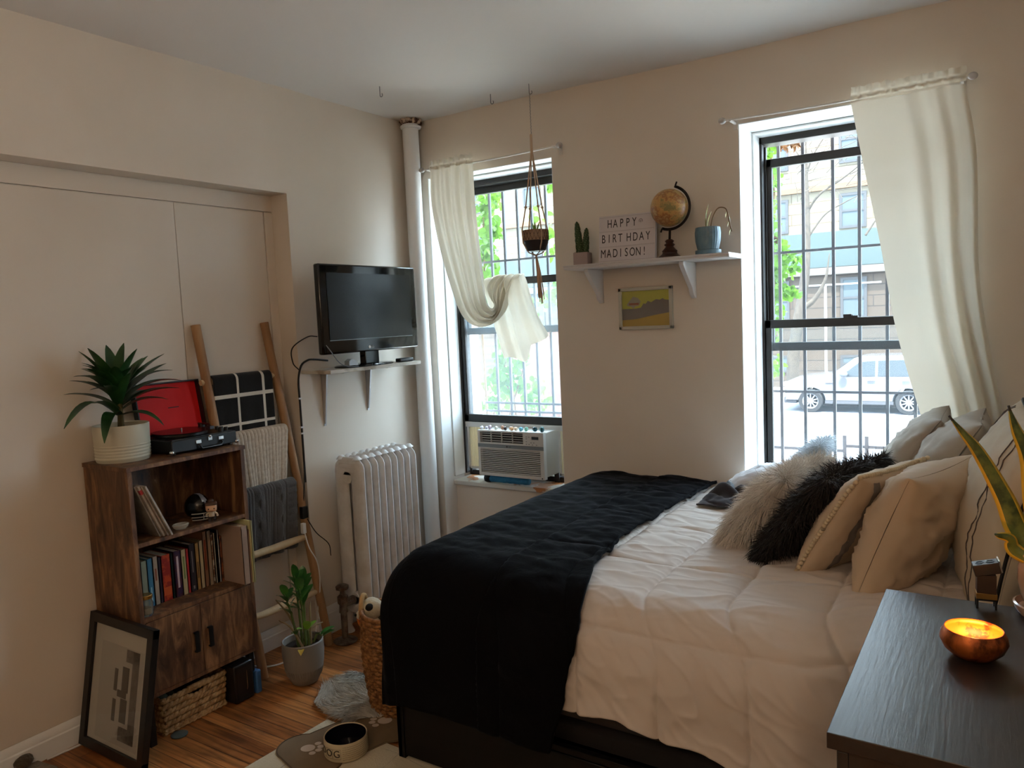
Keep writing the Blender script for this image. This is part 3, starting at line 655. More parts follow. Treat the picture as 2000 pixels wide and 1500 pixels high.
for y in (hyc-.052, hyc+.052): Bx(rx1, y-.012, rz+rh-.026, rx1+.004, y+.012, rz+rh-.012).build('handle_mount', CHROME, rp, bevel=.001)
b = MB(); b.box(rx1, hyc-.009, rz+rh-.02, rx1+.005, hyc+.009, rz+rh-.006); b.ball((rx1+.005, hyc, rz+rh-.004), (.004, .007, .006), 10, 6); b.build('latch', CHROME, rp)
for y in (ry0, ry1): MB().ball((rx1-.003, y, rz+.012), (.01, .01, .009), 12, 8).build('corner_cap', CHROME, rp)
LM = T(rx0+.022, 0, rz+rh+.004, 0, radians(-9.5), 0)
lid = MB(LM); lh = .215
lid.box(-.024, ry0, 0, -.02, ry1, lh); lid.box(-.02, ry0, 0, .008, ry0+.005, lh); lid.box(-.02, ry1-.005, 0, .008, ry1, lh); lid.box(-.02, ry0, lh-.005, .008, ry1, lh); lid.box(-.02, ry0, 0, .0, ry1, .005)
lo = lid.build('lid', LEATH, rp)
REDL = mat('red_lining', (216, 8, 10), .7, bump=(200, .2, .001))
MB(LM).box(-.0198, ry0+.005, .005, -.0165, ry1-.005, lh-.005).build('lining', REDL, lo)
MB(LM).box(-.0164, (ry0+ry1)/2-.0, .105, -.0158, (ry0+ry1)/2+.05, .109).build('small_dark_script', mat('dark_red', (70, 8, 8), .6), lo)

def soil(c, r, z, parent, col=(38, 26, 18)):
    MB().lathe([(0, .004), (r*.5, .006), (r, 0), (r, -.006), (0, -.006)], (c[0], c[1], z), 24, wob=lambda a, zz: 1+.01*sin(9*a)).build('soil', mat('potting_soil', col, 1, bump=(80, 1, .01)), parent)
PC = Vector((.004, -1.842, ZT+.0008)); ptop = px(239, 828, 1, PC.y).z-PC.z; PR = .1
pl = thing('dracaena_plant', 'dark green leafy plant in a ribbed cream pot on the bookcase', 'potted plant', PC)
prof = [(0, 0), (PR*.93, 0), (PR*.955, .006)]
zz = .01
while zz < ptop*.42: prof += [(PR*.965, zz), (PR*.985, zz+.003), (PR*.985, zz+.007), (PR*.965, zz+.010)]; zz += .0118
prof += [(PR*.975, ptop*.45), (PR, ptop-.004), (PR*.985, ptop), (PR*.95, ptop-.004), (PR*.94, ptop-.03), (0, ptop-.03)]
MB().lathe(prof, PC, 48).build('pot', mat('cream_glaze', (196, 192, 172), .5, bump=(40, .1, .002)), pl)
soil(PC, PR*.93, PC.z+ptop-.028, pl)
MB().tube([PC+Vector((0, 0, ptop-.03)), PC+Vector((.005, 0, ptop+.03)), PC+Vector((.0, .005, ptop+.14))], [.013, .011, .008], 10).build('stem', mat('plant_stem', (96, 86, 50), .8), pl)
LFD = mat('dracaena_leaf', (22, 54, 26), .38, var=(9, (44, 88, 38), 3), spec=.5)
random.seed(3)
tips = [(165,180),(255,150),(435,120),(610,100),(740,155),(845,225),(1005,205),(1025,298),(1085,365),(1170,465),(1155,540),(1040,650),(1000,905),(420,1080),(25,940),(20,605),(75,470),(120,430),(200,350),(205,315),(520,330),(700,330),(870,560),(420,520)]
for k, (u, v) in enumerate(tips):
    xx = random.uniform(-.06, .13) if k not in (13, 14) else .14
    if k == 12: xx = .15
    p1 = px(120+u/5, 650+v/5, 0, max(-.1, xx)); frac = max(0, min(1, (1000-v)/1000))
    p0 = PC+Vector((.0, .0, ptop+.012+.13*frac**1.3)); bend = .12 if v > 300 else .04
    if v > 850: p0.z = PC.z+ptop+.03; bend = .22
    m_ = MB(); leaf(m_, p0, p1, .054+.008*random.random(), arch=bend*random.uniform(.7, 1.2), n=10, fold=.35, prof=lambda t: (sin(pi*min(1, .08+t*.92))**.6)*(1-.3*t) if t < .97 else .05)
    m_.build('leaf', LFD, pl, smooth=True)
for k in range(22):
    a = random.uniform(0, 2*pi); r = random.uniform(.09, .17); q = PC+Vector((max(-.09-PC.x, r*cos(a)), r*sin(a), ptop+random.uniform(.13, .26)))
    m_ = MB(); leaf(m_, PC+Vector((0, 0, ptop+.06+random.uniform(0, .08))), q, .044, arch=.08, n=8, fold=.35); m_.build('leaf', LFD, pl, smooth=True)

# ------------------------------------------------------------------ framed print leaning on the bookcase side
fw, fh = .415, .495
ft = thing('framed_print', 'black framed grey abstract print leaning on the left side of the bookcase', 'picture frame', (.115, -2.04, 0))
FMx = frame(Vector((-.078, -2.058, .012)), Vector((1, .0, 0)), Vector((0, .185, .983)).normalized(), Vector((0, -.983, .185)).normalized())
FBK = mat('frame_black', (20, 18, 17), .35)
b = MB(FMx); w = .034
b.box(0, 0, -.012, w, fh, .014); b.box(fw-w, 0, -.012, fw, fh, .014); b.box(0, 0, -.012, fw, w, .014); b.box(0, fh-w, -.012, fw, fh, .014); b.box(.004, .004, -.012, fw-.004, fh-.004, -.009)
b.build('frame', FBK, ft, bevel=.002)
MB(FMx).box(w, w, .0, fw-w, fh-w, .002).build('mount', mat('mount_board', (184, 176, 164), .7), ft)
b = MB(FMx)
G1 = mat('print_grey', (116, 106, 98), .7, var=(60, (98, 88, 80), 3)); G2 = mat('print_dark', (84, 74, 66), .7)
def rr(mb, a0, a1, b0, b1, h): mb.box(a0*fw, (1-b1)*fh, .002, a1*fw, (1-b0)*fh, .002+h)
rr(b, .2, .86, .19, .9, .0004); b.build('paper', mat('print_paper', (172, 164, 154), .8), ft)
b = MB(FMx)
for q in ((.60, .80, .2, .29), (.70, .80, .2, .86), (.56, .80, .76, .86)): rr(b, *q, .0009)
b.build('grey_shapes', G1, ft)
b = MB(FMx)
for q in ((.56, .66, .33, .51), (.56, .66, .56, .73), (.44, .49, .36, .52), (.44, .49, .58, .74), (.5, .64, .505, .555)): rr(b, *q, .0012)
b.build('dark_shapes', G2, ft)
MB(FMx).box(w, w, .006, fw-w, fh-w, .0075).build('glass', pane('picture_glass'), ft)

# ------------------------------------------------------------------ woven basket, box on the floor
SG = mat('seagrass', (196, 164, 118), .8, var=(40, (150, 114, 72), 3), bump=(90, .6, .004))
sb = thing('seagrass_basket', 'pale woven seagrass basket with handle hole under the bookcase', 'basket', (.04, -1.725, 0))
bx0, bx1, by0, by1 = -.075, .15, -1.862, -1.588
def rect_path(x0, x1, y0, y1, r, z, n=120):
    out = []; per = 2*(x1-x0+y1-y0)
    for i in range(n):
        s_ = per*i/n; 
        if s_ < y1-y0: p = (x1, y0+s_)
        elif s_ < y1-y0+x1-x0: p = (x1-(s_-(y1-y0)), y1)
        elif s_ < 2*(y1-y0)+x1-x0: p = (x0, y1-(s_-(y1-y0)-(x1-x0)))
        else: p = (x0+(s_-2*(y1-y0)-(x1-x0)), y0)
        out.append((p[0], p[1], z, s_))
    return out
rows = 6; hh = .142
b = MB()
for r_ in range(rows):
    for ph in (0, pi):
        P = rect_path(bx0, bx1, by0, by1, .01, 0, 150); pts = []; rs = []
        for (x, y, z, s_) in P:
            onfront = x > bx1-.001; yc = (by0+by1)/2+.01
            hole = onfront and abs(y-yc) < .045 and r_ == rows-2
            zz = .014+(hh-.02)*r_/(rows-1)+.0055*sin(s_*150+ph+r_*1.3)
            if hole: zz += -.012*cos((y-yc)/.045*pi/2)
            cx, cy = (bx0+bx1)/2, (by0+by1)/2; o_ = .004*cos(s_*150+ph+r_*1.3); sg = 1+.05*(r_/(rows-1)-.5)
            pts.append((cx+(x-cx)*sg+(o_ if onfront or x < bx0+.001 else 0), cy+(y-cy)*sg+(o_ if not onfront else 0), zz)); rs.append(.0085)
        pts.append(pts[0]); rs.append(rs[0]); b.tube(pts, rs, 6, cap=False)
b.build('woven_wall', SG, sb, smooth=True)
for z, nm in ((hh, 'rim'), (.006, 'base_rim')):
    P = rect_path(bx0-.003, bx1+.003, by0-.003, by1+.003, .01, 0, 160); b = MB(); b.tube([(x, y, z) for x, y, _, s_ in P]+[(P[0][0], P[0][1], z)], [.0055+.0018*sin(s_*260) for *_, s_ in P]+[.0055], 7, cap=False); b.build(nm, SG, sb, smooth=True)
MB().tube([(bx1+.004, (by0+by1)/2+.01+k*.004, hh+.001) for k in range(-10, 11)], [.009 if k % 2 else .0105 for k in range(21)], 10).build('handle_wrap', SG, sb, smooth=True)
Bx(bx0+.008, by0+.008, .002, bx1-.008, by1-.008, .01).build('base', SG, sb)
for k, (x, y, c, nm, lab) in enumerate([(.11, -1.835, (120, 150, 150), 'blue_grey_ball', 'small blue grey ball at the left end of the seagrass basket'), (.1, -1.80, (70, 90, 80), 'green_ball', 'small dark green ball in the seagrass basket')]):
    tag(MB().ball((x, y, .128+.004*k), .021-.004*k, 12, 8).build(nm, mat(nm, c, .6), smooth=True), lab, 'ball')
tag(Bx(-.04, -1.79, .0125, .13, -1.62, .11).build('folded_cloth', mat('dark_cloth', (46, 42, 40), .9), bevel=.02), 'dark folded cloth inside the seagrass basket', 'cloth')
sw = thing('subwoofer', 'small black speaker box on the floor right of the seagrass basket', 'speaker', (.12, -1.53, 0))
for x in (.02, .18):
    for y in (-1.56, -1.5): MB().cyl((x, y, 0), .006, .006, 8).build('foot', BLACK, sw)
Bx(-.0, -1.578, .006, .205, -1.484, .165).build('cabinet', mat('speaker_black', (24, 24, 26), .35), sw, bevel=.005)
b = MB(); b.box(.205, -1.568, .016, .2065, -1.494, .155); b.build('front_panel', mat('speaker_front', (13, 13, 14), .3), sw)
b = MB(); b.tube([(.2065, -1.517, .13), (.2075, -1.517, .06), (.2075, -1.521, .05)], .0012, 6); b.build('glint_trim', CHROME, sw)
tag(MB(T(.14, -1.458, 0, 0, 0, .1)).box(-.06, -.014, .0005, .06, .014, .1).build('blue_packet', mat('blue_pack', (60, 110, 170), .5), bevel=.006), 'small blue packet standing beside the black speaker box', 'packet')
tag(MB().lathe([(0, 0), (.03, 0), (.032, .004), (.026, .007), (0, .008)], (.195, -1.83, .0005), 20).build('small_lid', mat('grey_green_lid', (70, 82, 80), .5)), 'flat grey green lid on the floor under the seagrass basket front', 'coaster')  # a small loose lid lying flat on the floor

# ------------------------------------------------------------------ potted plant on the floor
ZC = Vector((.292, -1.285, .0005))
zp = thing('floor_plant', 'glossy green plant in a grey ceramic pot on the floor beside the ladder', 'potted plant', ZC)
GREYC = mat('grey_ceramic', (138, 134, 128), .55, bump=(60, .12, .002))
MB().lathe([(0, 0), (.05, 0), (.056, .004), (.074, .04), (.086, .09), (.09, .14), (.0885, .186), (.085, .19), (.081, .186), (.081, .15), (0, .15)], ZC, 44).build('pot', GREYC, zp)
b = MB()
for k in range(48):
    a = 2*pi*k/48; b.tube([ZC+Vector((.0735*cos(a), .0735*sin(a), .038)), ZC+Vector((.082*cos(a), .082*sin(a), .07))], .0016, 5)
b.build('embossed_lines', GREYC, zp)
soil(ZC, .08, ZC.z+.16, zp)
ZL = mat('zz_leaf', (34, 84, 34), .28, var=(14, (70, 128, 52), 2), spec=.6); ZLY = mat('young_leaf', (120, 170, 60), .35); ZS = mat('zz_stem', (92, 112, 58), .5)
def zstem(tu, tv, xx, n, lw, mats=ZL, base=(0, 0), start=.3, brown=False):
    top = px(tu, tv, 0, xx); b0 = ZC+Vector((base[0], base[1], .16)); mid = b0.lerp(top, .5)+Vector((.0, .0, .03))
    P = curve_pts([b0, mid, top], 20)
    MB().tube(P, [lerp(.006, .0025, i/(len(P)-1)) for i in range(len(P))], 7).build('stem', ZS if not brown else mat('dry_stem', (150, 130, 96), .8), zp)
    for k in range(n):
        t_ = start+(1-start)*(k+.5)/n; p = P[min(len(P)-1, int(t_*(len(P)-1)))]; sd = 1 if k % 2 else -1
        dr = (P[-1]-P[0]).normalized(); sv = Vector((.25*random.uniform(-1, 1), sd, 0)).normalized()
        q = p+dr*lw*random.uniform(.7, 1.2)+sv*lw*random.uniform(.8, 1.2)
        if k == n-1: q = p+dr*lw*1.3
        m_ = MB(); leaf(m_, p, q, lw*.72, arch=.08, n=7, fold=.2, prof=lambda t: sin(pi*min(1, .04+.96*t))**.6); m_.build('leaf', mats, zp, smooth=True)
random.seed(11)
zstem(575, 1125, .30, 8, .052, start=.45); zstem(592, 1128, .27, 7, .05, base=(.01, .01), start=.5); zstem(555, 1160, .36, 7, .05, base=(0, -.02), start=.5)
zstem(585, 1150, .34, 6, .052, base=(.02, 0), start=.5); zstem(600, 1230, .36, 3, .045, ZLY, base=(.03, .01), start=.4); zstem(632, 1245, .34, 3, .045, base=(.02, .04), start=.5); zstem(578, 1240, .34, 3, .03, base=(-.02, -.01), start=.4)
for tu, tv in ((539, 1172), (545, 1212), (606, 1175), (630, 1215)): zstem(tu, tv, .3, 0, .02, base=(random.uniform(-.03, .03), random.uniform(-.03, .03)), brown=True)
m_ = MB(); leaf(m_, ZC+Vector((.05, -.05, .17)), ZC+Vector((.09, -.09, .17)), .03, arch=.2); m_.build('yellow_leaf', mat('yellowed', (180, 150, 50), .6), zp, smooth=True)

# ------------------------------------------------------------------ tall basket with soft toys
BC = Vector((.815, -1.245, .003)); BH = .40
WK = mat('water_hyacinth', (176, 124, 70), .8, var=(50, (112, 70, 34), 3), bump=(70, .8, .005))
tb = thing('woven_basket', 'tall tan woven basket with loop handles holding soft toys beside the bed', 'basket', BC)
def rad(z): t_ = z/BH; return .112+.026*sin(min(1, t_*1.15)*pi*.62)
b = MB(); R_ = 24; S_ = 44
for j in range(R_):
    z = .012+(BH-.03)*j/(R_-1)
    pts = []; rs = []
    for k in range(S_*2+1):
        a = 2*pi*k/(S_*2); o_ = .004*sin(a*S_/2+(pi if j % 2 else 0)); r = rad(z)+o_
        pts.append((BC.x+r*cos(a), BC.y+r*sin(a), BC.z+z+.0035*cos(a*S_/2+(pi if j % 2 else 0)))); rs.append(.0085)
    b.tube(pts, rs, 5, cap=False)
b.build('woven_body', WK, tb, smooth=True)
MB().lathe([(0, 0), (.108, 0), (.115, .01), (0, .012)], BC, 32).build('base', WK, tb)
b = MB(); b.tube([(BC.x+rad(BH)*cos(a), BC.y+rad(BH)*sin(a), BC.z+BH) for a in [2*pi*k/48 for k in range(49)]], .01, 8, cap=False); b.build('rim', WK, tb, smooth=True)
for a0 in (pi*1.12, pi*.12):
    cx, cy = BC.x+rad(BH)*cos(a0), BC.y+rad(BH)*sin(a0); tx, ty = -sin(a0), cos(a0)
    b = MB(); b.tube([(cx+tx*.035*cos(t_), cy+ty*.035*cos(t_), BC.z+BH-.03+.085*sin(t_)) for t_ in [pi*k/14 for k in range(15)]], [.009+.001*(k % 2) for k in range(15)], 8); b.build('handle', mat('handle_rope', (200, 164, 112), .8, bump=(90, .6, .003)), tb, smooth=True)
PLW = mat('plush_white', (206, 194, 168), 1, bump=(90, .8, .006), sheen=.4)
ty = thing('plush_dog', 'cream soft toy dog with a dark eye patch on top of the tall basket', 'soft toy', (.80, -1.27, .42))
tp = px(726, 1188, 1, -1.27); tp = Vector((tp.x, -1.27, tp.z))
b = MB(); b.ball(tp, (.048, .046, .044), 20, 14); b.ball(tp+Vector((-.02, -.035, -.018)), (.026, .026, .02), 16, 10); b.ball(tp+Vector((.01, .02, -.085)), (.06, .055, .055), 18, 12); b.build('body', PLW, ty, smooth=True)
MB().ball(tp+Vector((.018, -.03, .018)), (.016, .019, .015), 12, 8).build('eye_patch', mat('plush_black', (22, 20, 20), .9), ty, smooth=True)
MB().ball(tp+Vector((-.034, -.058, -.014)), (.007, .006, .006), 10, 6).build('nose', mat('plush_black', (22, 20, 20), .9), ty, smooth=True)
b = MB(); b.tube([tp+Vector((.046*cos(a), .044*sin(a), -.048)) for a in [2*pi*k/16 for k in range(17)]], .009, 8, cap=False); b.build('collar', mat('plush_red', (170, 34, 26), .8), ty, smooth=True)
b = MB(); b.ball(tp+Vector((-.06, -.0, -.05)), (.02, .022, .04), 12, 8); b.build('orange_arm', mat('plush_orange', (196, 110, 40), .9), ty, smooth=True)
def fuzz(name, lab, c, r, col):
    o = MB().ball(c, r, 22, 16, nz=.12).build(name, mat(name, col, 1, bump=(60, 1, .01), sheen=.5), smooth=True); return tag(o, lab, 'soft toy')
gp = px(758, 1196, 1, -1.22); fuzz('green_plush', 'dark green fuzzy soft toy behind the cream plush dog', (gp.x, -1.22, gp.z), (.045, .05, .05), (66, 74, 46))
gp = px(747, 1240, 1, -1.27); fuzz('grey_plush', 'grey fluffy soft toy in the tall basket below the plush dog', (gp.x, -1.27, gp.z), (.06, .055, .06), (104, 96, 92))

# ------------------------------------------------------------------ rugs, dog mat, bowl
RG = mat('cream_pattern_rug', (206, 196, 172), .95, bump=(160, .6, .004)); nt = RG.node_tree; bb = nt.nodes['Principled BSDF']
tc = nd(nt, 'ShaderNodeTexCoord'); vo = nt.nodes.new('ShaderNodeTexVoronoi'); vo.feature = 'DISTANCE_TO_EDGE'; vo.inputs['Scale'].default_value = 6; vo.inputs['Randomness'].default_value = .35
no = nd(nt, 'ShaderNodeTexNoise', Scale=40, Detail=2); ad = nd(nt, 'ShaderNodeMath', operation='MULTIPLY_ADD'); ad.inputs[1].default_value = .05
rm = nt.nodes.new('ShaderNodeMapRange'); rm.inputs[1].default_value = .03; rm.inputs[2].default_value = .045
mx = nd(nt, 'ShaderNodeMix'); mx.data_type = 'RGBA'; mx.inputs[6].default_value = lin((166, 158, 140)); mx.inputs[7].default_value = lin((206, 196, 172))
nt.links.new(tc.outputs['Object'], vo.inputs[0]); nt.links.new(tc.outputs['Object'], no.inputs[0]); nt.links.new(no.outputs[0], ad.inputs[0]); nt.links.new(vo.outputs['Distance'], ad.inputs[2]); nt.links.new(ad.outputs[0], rm.inputs[0]); nt.links.new(rm.outputs[0], mx.inputs[0]); nt.links.new(mx.outputs[2], bb.inputs['Base Color'])
rm.inputs[1].default_value = .02; rm.inputs[2].default_value = .04
M_ = T(.633, -1.477, 0, 0, 0, radians(-2.5))
tag(MB(M_).box(0, -1.6, .0006, 1.7, 0, .008).build('patterned_rug', RG, bevel=.002), 'cream rug with a faint grey line pattern under the dog bowl and bed', 'rug')
# sheepskin: strands growing from a rounded pad
random.seed(5)
sk = thing('sheepskin_rug', 'shaggy grey white sheepskin rug on the wood floor beside the tall basket', 'rug', (.68, -1.27, 0))
so = [px(u, v, 2, 0) for u, v in ((612, 1380), (632, 1350), (664, 1335), (690, 1318), (712, 1322), (740, 1360), (790, 1395), (740, 1408), (690, 1412), (655, 1402), (632, 1396))]
ctr = sum(so, Vector())/len(so)
def inside(x, y):
    c = False; j = len(so)-1
    for i in range(len(so)):
        if ((so[i].y > y) != (so[j].y > y)) and x < (so[j].x-so[i].x)*(y-so[i].y)/(so[j].y-so[i].y)+so[i].x: c = not c
        j = i
    return c
MB().prism([(p.x, p.y) for p in so], lambda a, c, d: (lerp(a, ctr.x, .04), lerp(c, ctr.y, .04), .0086+d), .008).build('hide', mat('hide_pad', (150, 146, 138), 1), sk)
FURG = mat('sheepskin_wool', (200, 198, 188), .9, var=(30, (170, 166, 156), 2), sheen=.3)
def strands(n, sample, L, w, m, name, parent, bend=.5, clump=0, segs=4):
    b = MB()
    for _ in range(n):
        p, nrm, flow = sample()
        d = (nrm+flow*bend+Vector((random.gauss(0, .25), random.gauss(0, .25), random.gauss(0, .25)))).normalized(); l_ = L*random.uniform(.6, 1.15)
        s_ = d.cross(Vector((random.gauss(0, 1), random.gauss(0, 1), random.gauss(0, 1)))).normalized()*w/2
        vs = []; fs = []; g = Vector((0, 0, -1)); q = Vector(p)
        for i in range(segs+1):
            t_ = i/segs; ww = (1-t_)*.9+.1
            vs += [q-s_*ww, q+s_*ww]; d = (d+g*.22+flow*.12).normalized(); q = q+d*l_/segs
        for i in range(segs): fs.append((2*i, 2*i+1, 2*i+3, 2*i+2))
        b.add(vs, fs)
    return b.build(name, m, parent, smooth=True)
def smp():
    while 1:
        x = random.uniform(min(p.x for p in so), max(p.x for p in so)); y = random.uniform(min(p.y for p in so), max(p.y for p in so))
        if inside(x, y): break
    a = 3*nz(x*5, y*5)
    return Vector((x, y, .0165)), Vector((0, 0, .5)), Vector((cos(a+3.4), sin(a+3.4), .1))
strands(8000, smp, .05, .0045, FURG, 'wool', sk, bend=1.1, segs=3)

BNM = mat('bone_mat', (128, 108, 82), .8, var=(6, (118, 98, 74), 3)); PAW = mat('paw_print', (196, 180, 164), .8)
dmn = thing('bone_mat', 'brown bone shaped dog mat with pale paw prints under the dog bowl', 'mat', (.95, -1.62, .008))
a_, b_ = px(604, 1475, 2, .009), px(748, 1412, 2, .009); ax = (b_-a_); ln = ax.length; ax.normalize(); pe = Vector((-ax.y, ax.x, 0)); cc = (a_+b_)/2
out = []; hl = ln/2; hw = .105
for k in range(72):
    an = 2*pi*k/72; s_ = cos(an)*(hl+.05); 
def bone(t):
    # outline of a bone, param 0..1
    a = 2*pi*t; lob = .098; x = 0; y = 0
    return a
poly = []
lob = .088
for cx, cy, a0, a1 in ((hl, .07, -10, 135), (-hl, .07, 45, 190), (-hl, -.07, 170, 315), (hl, -.07, 225, 370)):
    for k in range(15):
        an = radians(lerp(a0, a1, k/14)); poly.append((cx+lob*cos(an), cy+lob*sin(an)))
b = MB(); b.prism(poly, lambda a, c, d: (cc.x+ax.x*a+pe.x*c, cc.y+ax.y*a+pe.y*c, .0088+d), .003); b.build('mat_body', BNM, dmn)
pts = [(cc.x+ax.x*a*.985+pe.x*c*.97, cc.y+ax.y*a*.985+pe.y*c*.97, .0125) for a, c in poly]; b = MB(); b.tube(pts+[pts[0]], .0012, 5, cap=False); b.build('stitched_edge', mat('edge_dark', (86, 72, 54), .8), dmn)
def paw(c, s_, rot):
    b = MB()
    for ux, uy, rr_, el in ((0, -.3, .55, 1.25), (-.75, .35, .26, 1.4), (-.27, .75, .26, 1.4), (.27, .75, .26, 1.4), (.75, .35, .26, 1.4)):
        x = ux*s_; y = uy*s_; M = T(c.x, c.y, .0118, 0, 0, rot); b.lathe([(0, .0006), (rr_*s_*.8, .0006), (rr_*s_, 0)], (0, 0, 0), 18, M=M @ Matrix.Translation((x, y, 0)) @ Matrix.Diagonal((1, 1.15, 1, 1)))
    b.build('paw_print', PAW, dmn)
paw(px(608, 1462, 2, .01), .042, radians(-62)); paw(px(745, 1408, 2, .01), .045, radians(120))
DB = px(677, 1466, 2, .0125); DB.z = .0125
db = thing('dog_bowl', 'cream lettered dog bowl with a dark inside on the bone shaped mat', 'bowl', DB)
DR = .079; DH = .066
MB().lathe([(0, 0), (DR*.97, 0), (DR, .004), (DR*.985, DH-.003), (DR*.965, DH), (DR*.93, DH-.003), (DR*.9, .01), (0, .008)], DB, 56).paint(lambda c: 1 if ((c.x-DB.x)**2+(c.y-DB.y)**2)**.5 < DR*.945 and c.z > DB.z+.005 else 0).build('bowl_body', [mat('bowl_cream', (204, 190, 158), .4), mat('bowl_inside', (20, 20, 30), .15)], db)
INK = mat('bowl_ink', (52, 46, 36), .6)
va = atan2(CP.y-DB.y, CP.x-DB.x)
def on_bowl(vs, fs, ang, zc):
    out = []
    for v in vs: a = ang+v.x/DR; rr_ = DR*1.001+v.z; out.append((DB.x+rr_*cos(a), DB.y+rr_*sin(a), DB.z+zc+v.y))
    return MB().add(out, fs)
for ch, off in (('D', -1.28), ('O', -.87), ('G', -.46)):
    v, f = text(ch, .036, Matrix.Identity(4)); on_bowl(v, f, va+off, .031).build('letter', INK, db)
    q = MB(); 
    for x0, y0, x1, y1 in ((-.0155, -.018, .0155, -.017), (-.0155, .017, .0155, .018), (-.0155, -.018, -.0148, .018), (.0148, -.018, .0155, .018)):
        n_ = 8; vs = [(lerp(x0, x1, i/n_), yy_, .0006) for i in range(n_+1) for yy_ in (y0, y1)]; q.add([Vector(v_) for v_ in vs], [(2*i, 2*i+1, 2*i+3, 2*i+2) for i in range(n_)])
    on_bowl([Vector(v_) for v_ in q.v], q.f, va+off, .031).build('letter_box', INK, db)
b = MB(); random.seed(2)
for row in range(7):
    z = DB.z+.010+row*.0074; a = va-.18
    while a < va+2.2:
        w_ = random.uniform(.02, .07); n_ = 3; vs = []
        for i in range(n_+1):
            aa = a+w_*i/n_; zj = random.uniform(-.0008, .0008)
            for dz in (0, .0012): vs.append((DB.x+DR*1.004*cos(aa), DB.y+DR*1.004*sin(aa), z+dz+zj))
        b.add(vs, [(2*i, 2*i+1, 2*i+3, 2*i+2) for i in range(n_)]); a += w_+random.uniform(.012, .03)
b.build('small_script', INK, db)
# slippers at the left edge
for k, (u, v, rz_) in enumerate(((18, 1500, .3), (50, 1497, .6))):
    p = px(u, v, 2, .0); sl = thing('slipper', 'fuzzy dark brown slipper at the left edge, ' + ('left of the pair' if k == 0 else 'right of the pair'), 'slipper', (p.x, p.y, .012), rz_, 'pair of slippers')
    Ms = T(p.x, p.y, .0125, 0, 0, rz_-1.2)
    MB(Ms).ball((0, 0, .012), (.07, .03, .009), 20, 8).build('sole', mat('slipper_sole', (60, 52, 46), .9), sl, smooth=True)
    MB(Ms).ball((.025, 0, .022), (.045, .031, .022), 20, 12, nz=.1).build('upper', mat('slipper_fuzz', (74, 64, 52), 1, bump=(70, 1, .01), sheen=.3), sl, smooth=True)
p = px(50, 1500, 2, 0)
tag(MB(T(p.x+.02, p.y-.12, 0, 0, 0, .15)).box(-.2, -.2, .0006, .12, .16, .011).build('grey_mat', mat('grey_weave', (150, 144, 132), .95, var=(25, (110, 106, 100), 3), bump=(90, .8, .004)), bevel=.003), 'small grey woven mat at the lower left corner', 'mat')
b = MB(); b.tube([px(160, 1453, 2, .006), px(92, 1483, 2, .006)], .004, 6); tag(b.build('white_floor_cable', WHITEM), 'white cable along the floor edge left of the framed print', 'cable')
# ------------------------------------------------------------------ bed
BDX0, BDX1, BDY0, BDY1 = 1.055, 3.13, -1.534, -.03
DKW = mat('espresso_wood', (15, 12, 12), .5, var=(3, (10, 8, 8), 5), stretch=(1, 12, 12), spec=.25)
bd = thing('bed', 'large bed with a low dark wooden drawer frame under the window wall', 'bed', ((BDX0+BDX1)/2, (BDY0+BDY1)/2, 0))
b = MB(); b.box(BDX0, BDY1-.02, 0, BDX1, BDY1, .234); b.box(BDX0, BDY0, 0, BDX0+.02, BDY1, .234); b.box(BDX0, BDY0+.02, .0, BDX1, BDY0+.04, .234); b.box(BDX0, BDY0, 0, BDX0+.03, BDY0+.03, .234); b.box(BDX0+.02, BDY0, .214, BDX1, BDY0+.04, .234); b.build('bed_frame', DKW, bd, bevel=.002)
dw = (BDX1-BDX0-.05)/2
for k in range(2): Bx(BDX0+.034+k*dw, BDY0, .02, BDX0+.026+(k+1)*dw, BDY0+.018, .21).build('drawer', DKW, bd, bevel=.003)
Bx(BDX0+.03, BDY0+.04, .2, BDX1, BDY1-.02, .3).build('box_base', mat('base_fabric', (26, 24, 26), .9), bd, bevel=.02)
Bx(BDX0+.02, BDY0+.03, .3, BDX1, BDY1-.01, .60).build('mattress', mat('mattress_ticking', (60, 56, 58), .9), bd, bevel=.04)
Bx(BDX1, BDY0-.02, 0, BDX1+.05, BDY1, 1.12).build('headboard', mat('headboard_dark', (44, 34, 28), .5), bd, bevel=.006)

RR = .20
def arc(d, r=RR):
    if d <= 0: return d, 0.0, 0.0
    if d < r*pi/2: return r*sin(d/r), r*(1-cos(d/r)), d/r
    return r+.03*(d-r*pi/2), r+(d-r*pi/2), pi/2
def ss(a, b, x): t = max(0, min(1, (x-a)/(b-a))); return t*t*(3-2*t)
EX, EY, TOP = 1.19, -1.39, .722
def cloth(s, t, off, wob):
    """s: distance from the foot edge line (negative hangs over), t: from near side edge line (negative hangs over)"""
    ex = EX; ey = EY+.10*ss(2.42, 2.62, EX+max(s, 0))
    x = ex+s; y = ey+t
    if s >= 0 and t >= 0: n = Vector((0, 0, 1)); p = Vector((x, y, TOP))
    else:
        a_ = max(-s, 0); b_ = max(-t, 0)
        if a_ and b_: d = max(a_, b_)*(1+.12*min(a_, b_)/max(a_, b_)); an = atan2(b_, a_)
        elif a_: d = a_; an = 0
        else: d = b_; an = pi/2
        o_, dr, th = arc(d); dirv = Vector((-cos(an), -sin(an), 0))
        p = Vector((x if s >= 0 else ex, y if t >= 0 else ey, TOP-dr))+dirv*o_
        n = dirv*sin(th)+Vector((0, 0, 1))*cos(th)
    h = .012*nz(x*1.6, y*1.6, 1)+.02*nz(x*.8+3, y*.8) if s > -.1 else .01*nz(y*2, 5)
    return p+n*(off+h+wob(s, t, p)), n
